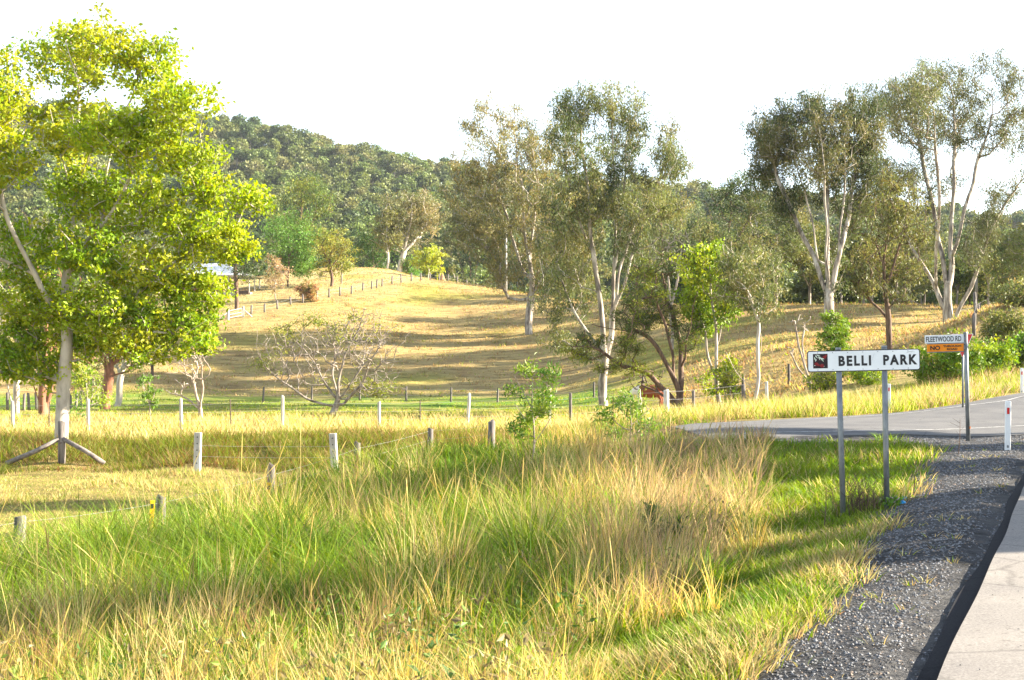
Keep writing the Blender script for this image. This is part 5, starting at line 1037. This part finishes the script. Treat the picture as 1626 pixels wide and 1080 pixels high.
# guide posts
def guide(u, v, d, h, lb, lean=0):
    B = PX(u, v, d); B[2] = Hs(B[0], B[1]) ; root = empty('guide_post', B, lb, 'guide post', 'white roadside guide posts'); root.rotation_euler = (0, lean, math.radians(-12))
    MB().box((0, 0, h / 2 - .1), (.115, .05, h + .2), bev=.012).build('post', M_PLAST, root); MB().box((0, -.028, h * .80), (.05, .008, .13), bev=.003).build('reflector', M_RED, root)
    MB().poly([(-.02, -.027, .05), (.02, -.027, .05), (.02, -.027, .09), (0, -.027, .11), (-.02, -.027, .09)], .001).build('base_mark', M_GALV, root)
guide(1600, 710, 25.6, 1.0, 'nearest white guide post with red reflector at the road junction', .01); guide(1622.5, 622, 50, 1.0, 'farthest white guide post at the right edge of the picture'); guide(1411.5, 655, 45, 1.0, 'white guide post across the side road seen behind the town sign post')

# ------------------------------------------------------------------ cow
def cow():
    d = 77.0; B = PX(1030, 650, d); B[2] = Hs(B[0], B[1]); root = empty('cow', B, 'brown and white cow grazing behind the bushy young wattle', 'cow', rz=math.radians(158))
    # body lofted along local x (head towards +x)
    st = [(-.98, .98, .05, .06), (-.95, 1.0, .22, .30), (-.75, 1.0, .30, .36), (-.35, .95, .34, .40), (.1, .95, .35, .41), (.45, .98, .31, .38), (.68, 1.0, .25, .32), (.86, .98, .17, .24), (1.02, .88, .13, .19), (1.18, .72, .12, .15), (1.30, .56, .12, .15), (1.40, .40, .11, .13), (1.47, .24, .085, .09), (1.50, .14, .07, .06), (1.51, .11, .02, .02)]
    n = 14; V = []; Fq = []; T = []
    for i, (x, z, ry, rz) in enumerate(st):
        for j in range(n):
            a = 2 * math.pi * j / n; V.append((x + (.0 if i < 8 else math.sin(a) * rz * .55), ry * math.cos(a), z + rz * math.sin(a) * (1 if i < 8 else .8)))
    for i in range(len(st) - 1):
        for j in range(n): Fq.append((i * n + j, i * n + (j + 1) % n, (i + 1) * n + (j + 1) % n, (i + 1) * n + j))
    q = MB().add(V, Fq)
    for (x, y, fr_) in ((.55, .17, 1), (.55, -.17, 1), (-.72, .18, 0), (-.72, -.18, 0)):
        if fr_: q.tube([(x, y, .95), (x + .02, y, .62), (x, y, .42), (x, y, .12), (x + .03, y, 0)], [.15, .10, .065, .05, .07], 8)
        else: q.tube([(x, y, 1.0), (x + .08, y, .72), (x - .09, y, .46), (x - .05, y, .12), (x, y, 0)], [.22, .15, .075, .055, .07], 8)
    for sy in (-1, 1): q.tube([(1.26, sy * .10, .70), (1.24, sy * .24, .70), (1.24, sy * .30, .66)], [.03, .055, .01], 6)
    q.tube([(-.97, 0, 1.15), (-1.05, 0, .95), (-1.04, 0, .6), (-1.03, 0, .42)], [.035, .025, .025, .045], 6)
    m, nt, b = nodes('cow_hide'); tc = N(nt, 'ShaderNodeTexCoord'); sx = N(nt, 'ShaderNodeSeparateXYZ'); nt.links.new(tc.outputs['Object'], sx.inputs[0]); nn = noise_node(nt, 1.5, 2); ma = N(nt, 'ShaderNodeMath', operation='MULTIPLY_ADD'); nt.links.new(nn.outputs['Fac'], ma.inputs[0]); ma.inputs[1].default_value = .9; nt.links.new(sx.outputs['X'], ma.inputs[2])
    r = ramp(nt, ma.outputs[0], [(.0, (.24, .065, .025)), (.93, (.24, .065, .025)), (.97, (.75, .68, .6))]); nt.links.new(r.outputs['Color'], b.inputs['Base Color']); b.inputs['Roughness'].default_value = .8
    q.build('body', m, root, True)
cow()

# ------------------------------------------------------------------ small things by the sign
rng = np.random.default_rng(77); B = PX(1368, 832, 17.05); B[2] = Hs(B[0], B[1]); root = empty('dead_weeds', B, 'dry brown dead weeds between the two town sign posts', 'weeds')
q = MB()
for i in range(90):
    x = rng.normal(0, .2); y = rng.normal(.05, .1); h = rng.uniform(.15, .55); a = rng.normal(0, .3)
    q.tube([(x, y, -.03), (x + a * h * .4, y, h * .6), (x + a * h, y + rng.normal(0, .05), h)], [.004, .003, .002], 3, False)
    for j in range(3): t = rng.uniform(.4, 1); q.tube([(x + a * h * t * t, y, h * t), (x + a * h * t * t + rng.normal(0, .06), y + rng.normal(0, .06), h * t + .06)], [.003, .0015], 3, False)
q.build('stems', M_BARKB, root)
auto('green_weed', 'small leafy green weed at the foot of the right town sign post', 1412, 843, 17.0, 806, 30, 'bush', ((.12, .24, .03), (.18, .30, .04)), M_TWIG, 140, nleaf=16, nt=26, leaf=(.06, .6), r=.012, cat='weed')
for i, (uu, vv, d, h) in enumerate(((1308, 846, 16.2, .55), (1450, 790, 18.5, .5), (1522, 745, 25, .7))):
    B = PX(uu, vv, d); B[2] = Hs(B[0], B[1]); o = empty('dead_stalk', B, ('single dry stalk left of the town sign', 'dry twig leaning over the gravel right of the town sign', 'thin dry stalk near the street name post')[i], 'stalk'); q = MB(); q.tube([(0, 0, -.03), (.03, 0, h * .6), (.12 if i == 1 else .03, 0, h)], [.008, .006, .003], 4, False)
    for j in range(5): t = .4 + .12 * j; q.tube([(.03 * t, 0, h * t), (.03 * t + rng.normal(0, .07), rng.normal(0, .05), h * t + .09)], [.004, .002], 3, False)
    q.build('stem', M_BARKB, o)
for i, (uu, vv, d) in enumerate(((1432, 827, 17.2), (1434, 814, 17.9))):
    B = PX(uu, vv, d); B[2] = Hs(B[0], B[1]) + .015; q = MB(); q.add([(-.05, -.02, 0), (.05, -.03, .01), (.06, .03, .03), (-.02, .04, .015), (0, .0, .05)], [(0, 1, 4), (1, 2, 4), (2, 3, 4), (3, 0, 4), (3, 2, 1, 0)]); o = q.build('litter', M_LITTER, None, loc=B); tag(o, ('scrap of blue litter on the gravel by the right sign post', 'second scrap of blue litter just behind the first')[i], 'litter')

# ------------------------------------------------------------------ air
HD = 0.00006
q = MB().box((0, 1180, 125), (5800, 2500, 270)); hz = q.build('haze', None); tag(hz, kind='stuff')
m = bpy.data.materials.new('haze_air'); m.use_nodes = True; nt = m.node_tree; nt.nodes.clear(); out = nt.nodes.new('ShaderNodeOutputMaterial'); pv = nt.nodes.new('ShaderNodeVolumePrincipled')
pv.inputs['Density'].default_value = HD; pv.inputs['Color'].default_value = (.80, .88, 1.0, 1); nt.links.new(pv.outputs['Volume'], out.inputs['Volume']); hz.data.materials.append(m)
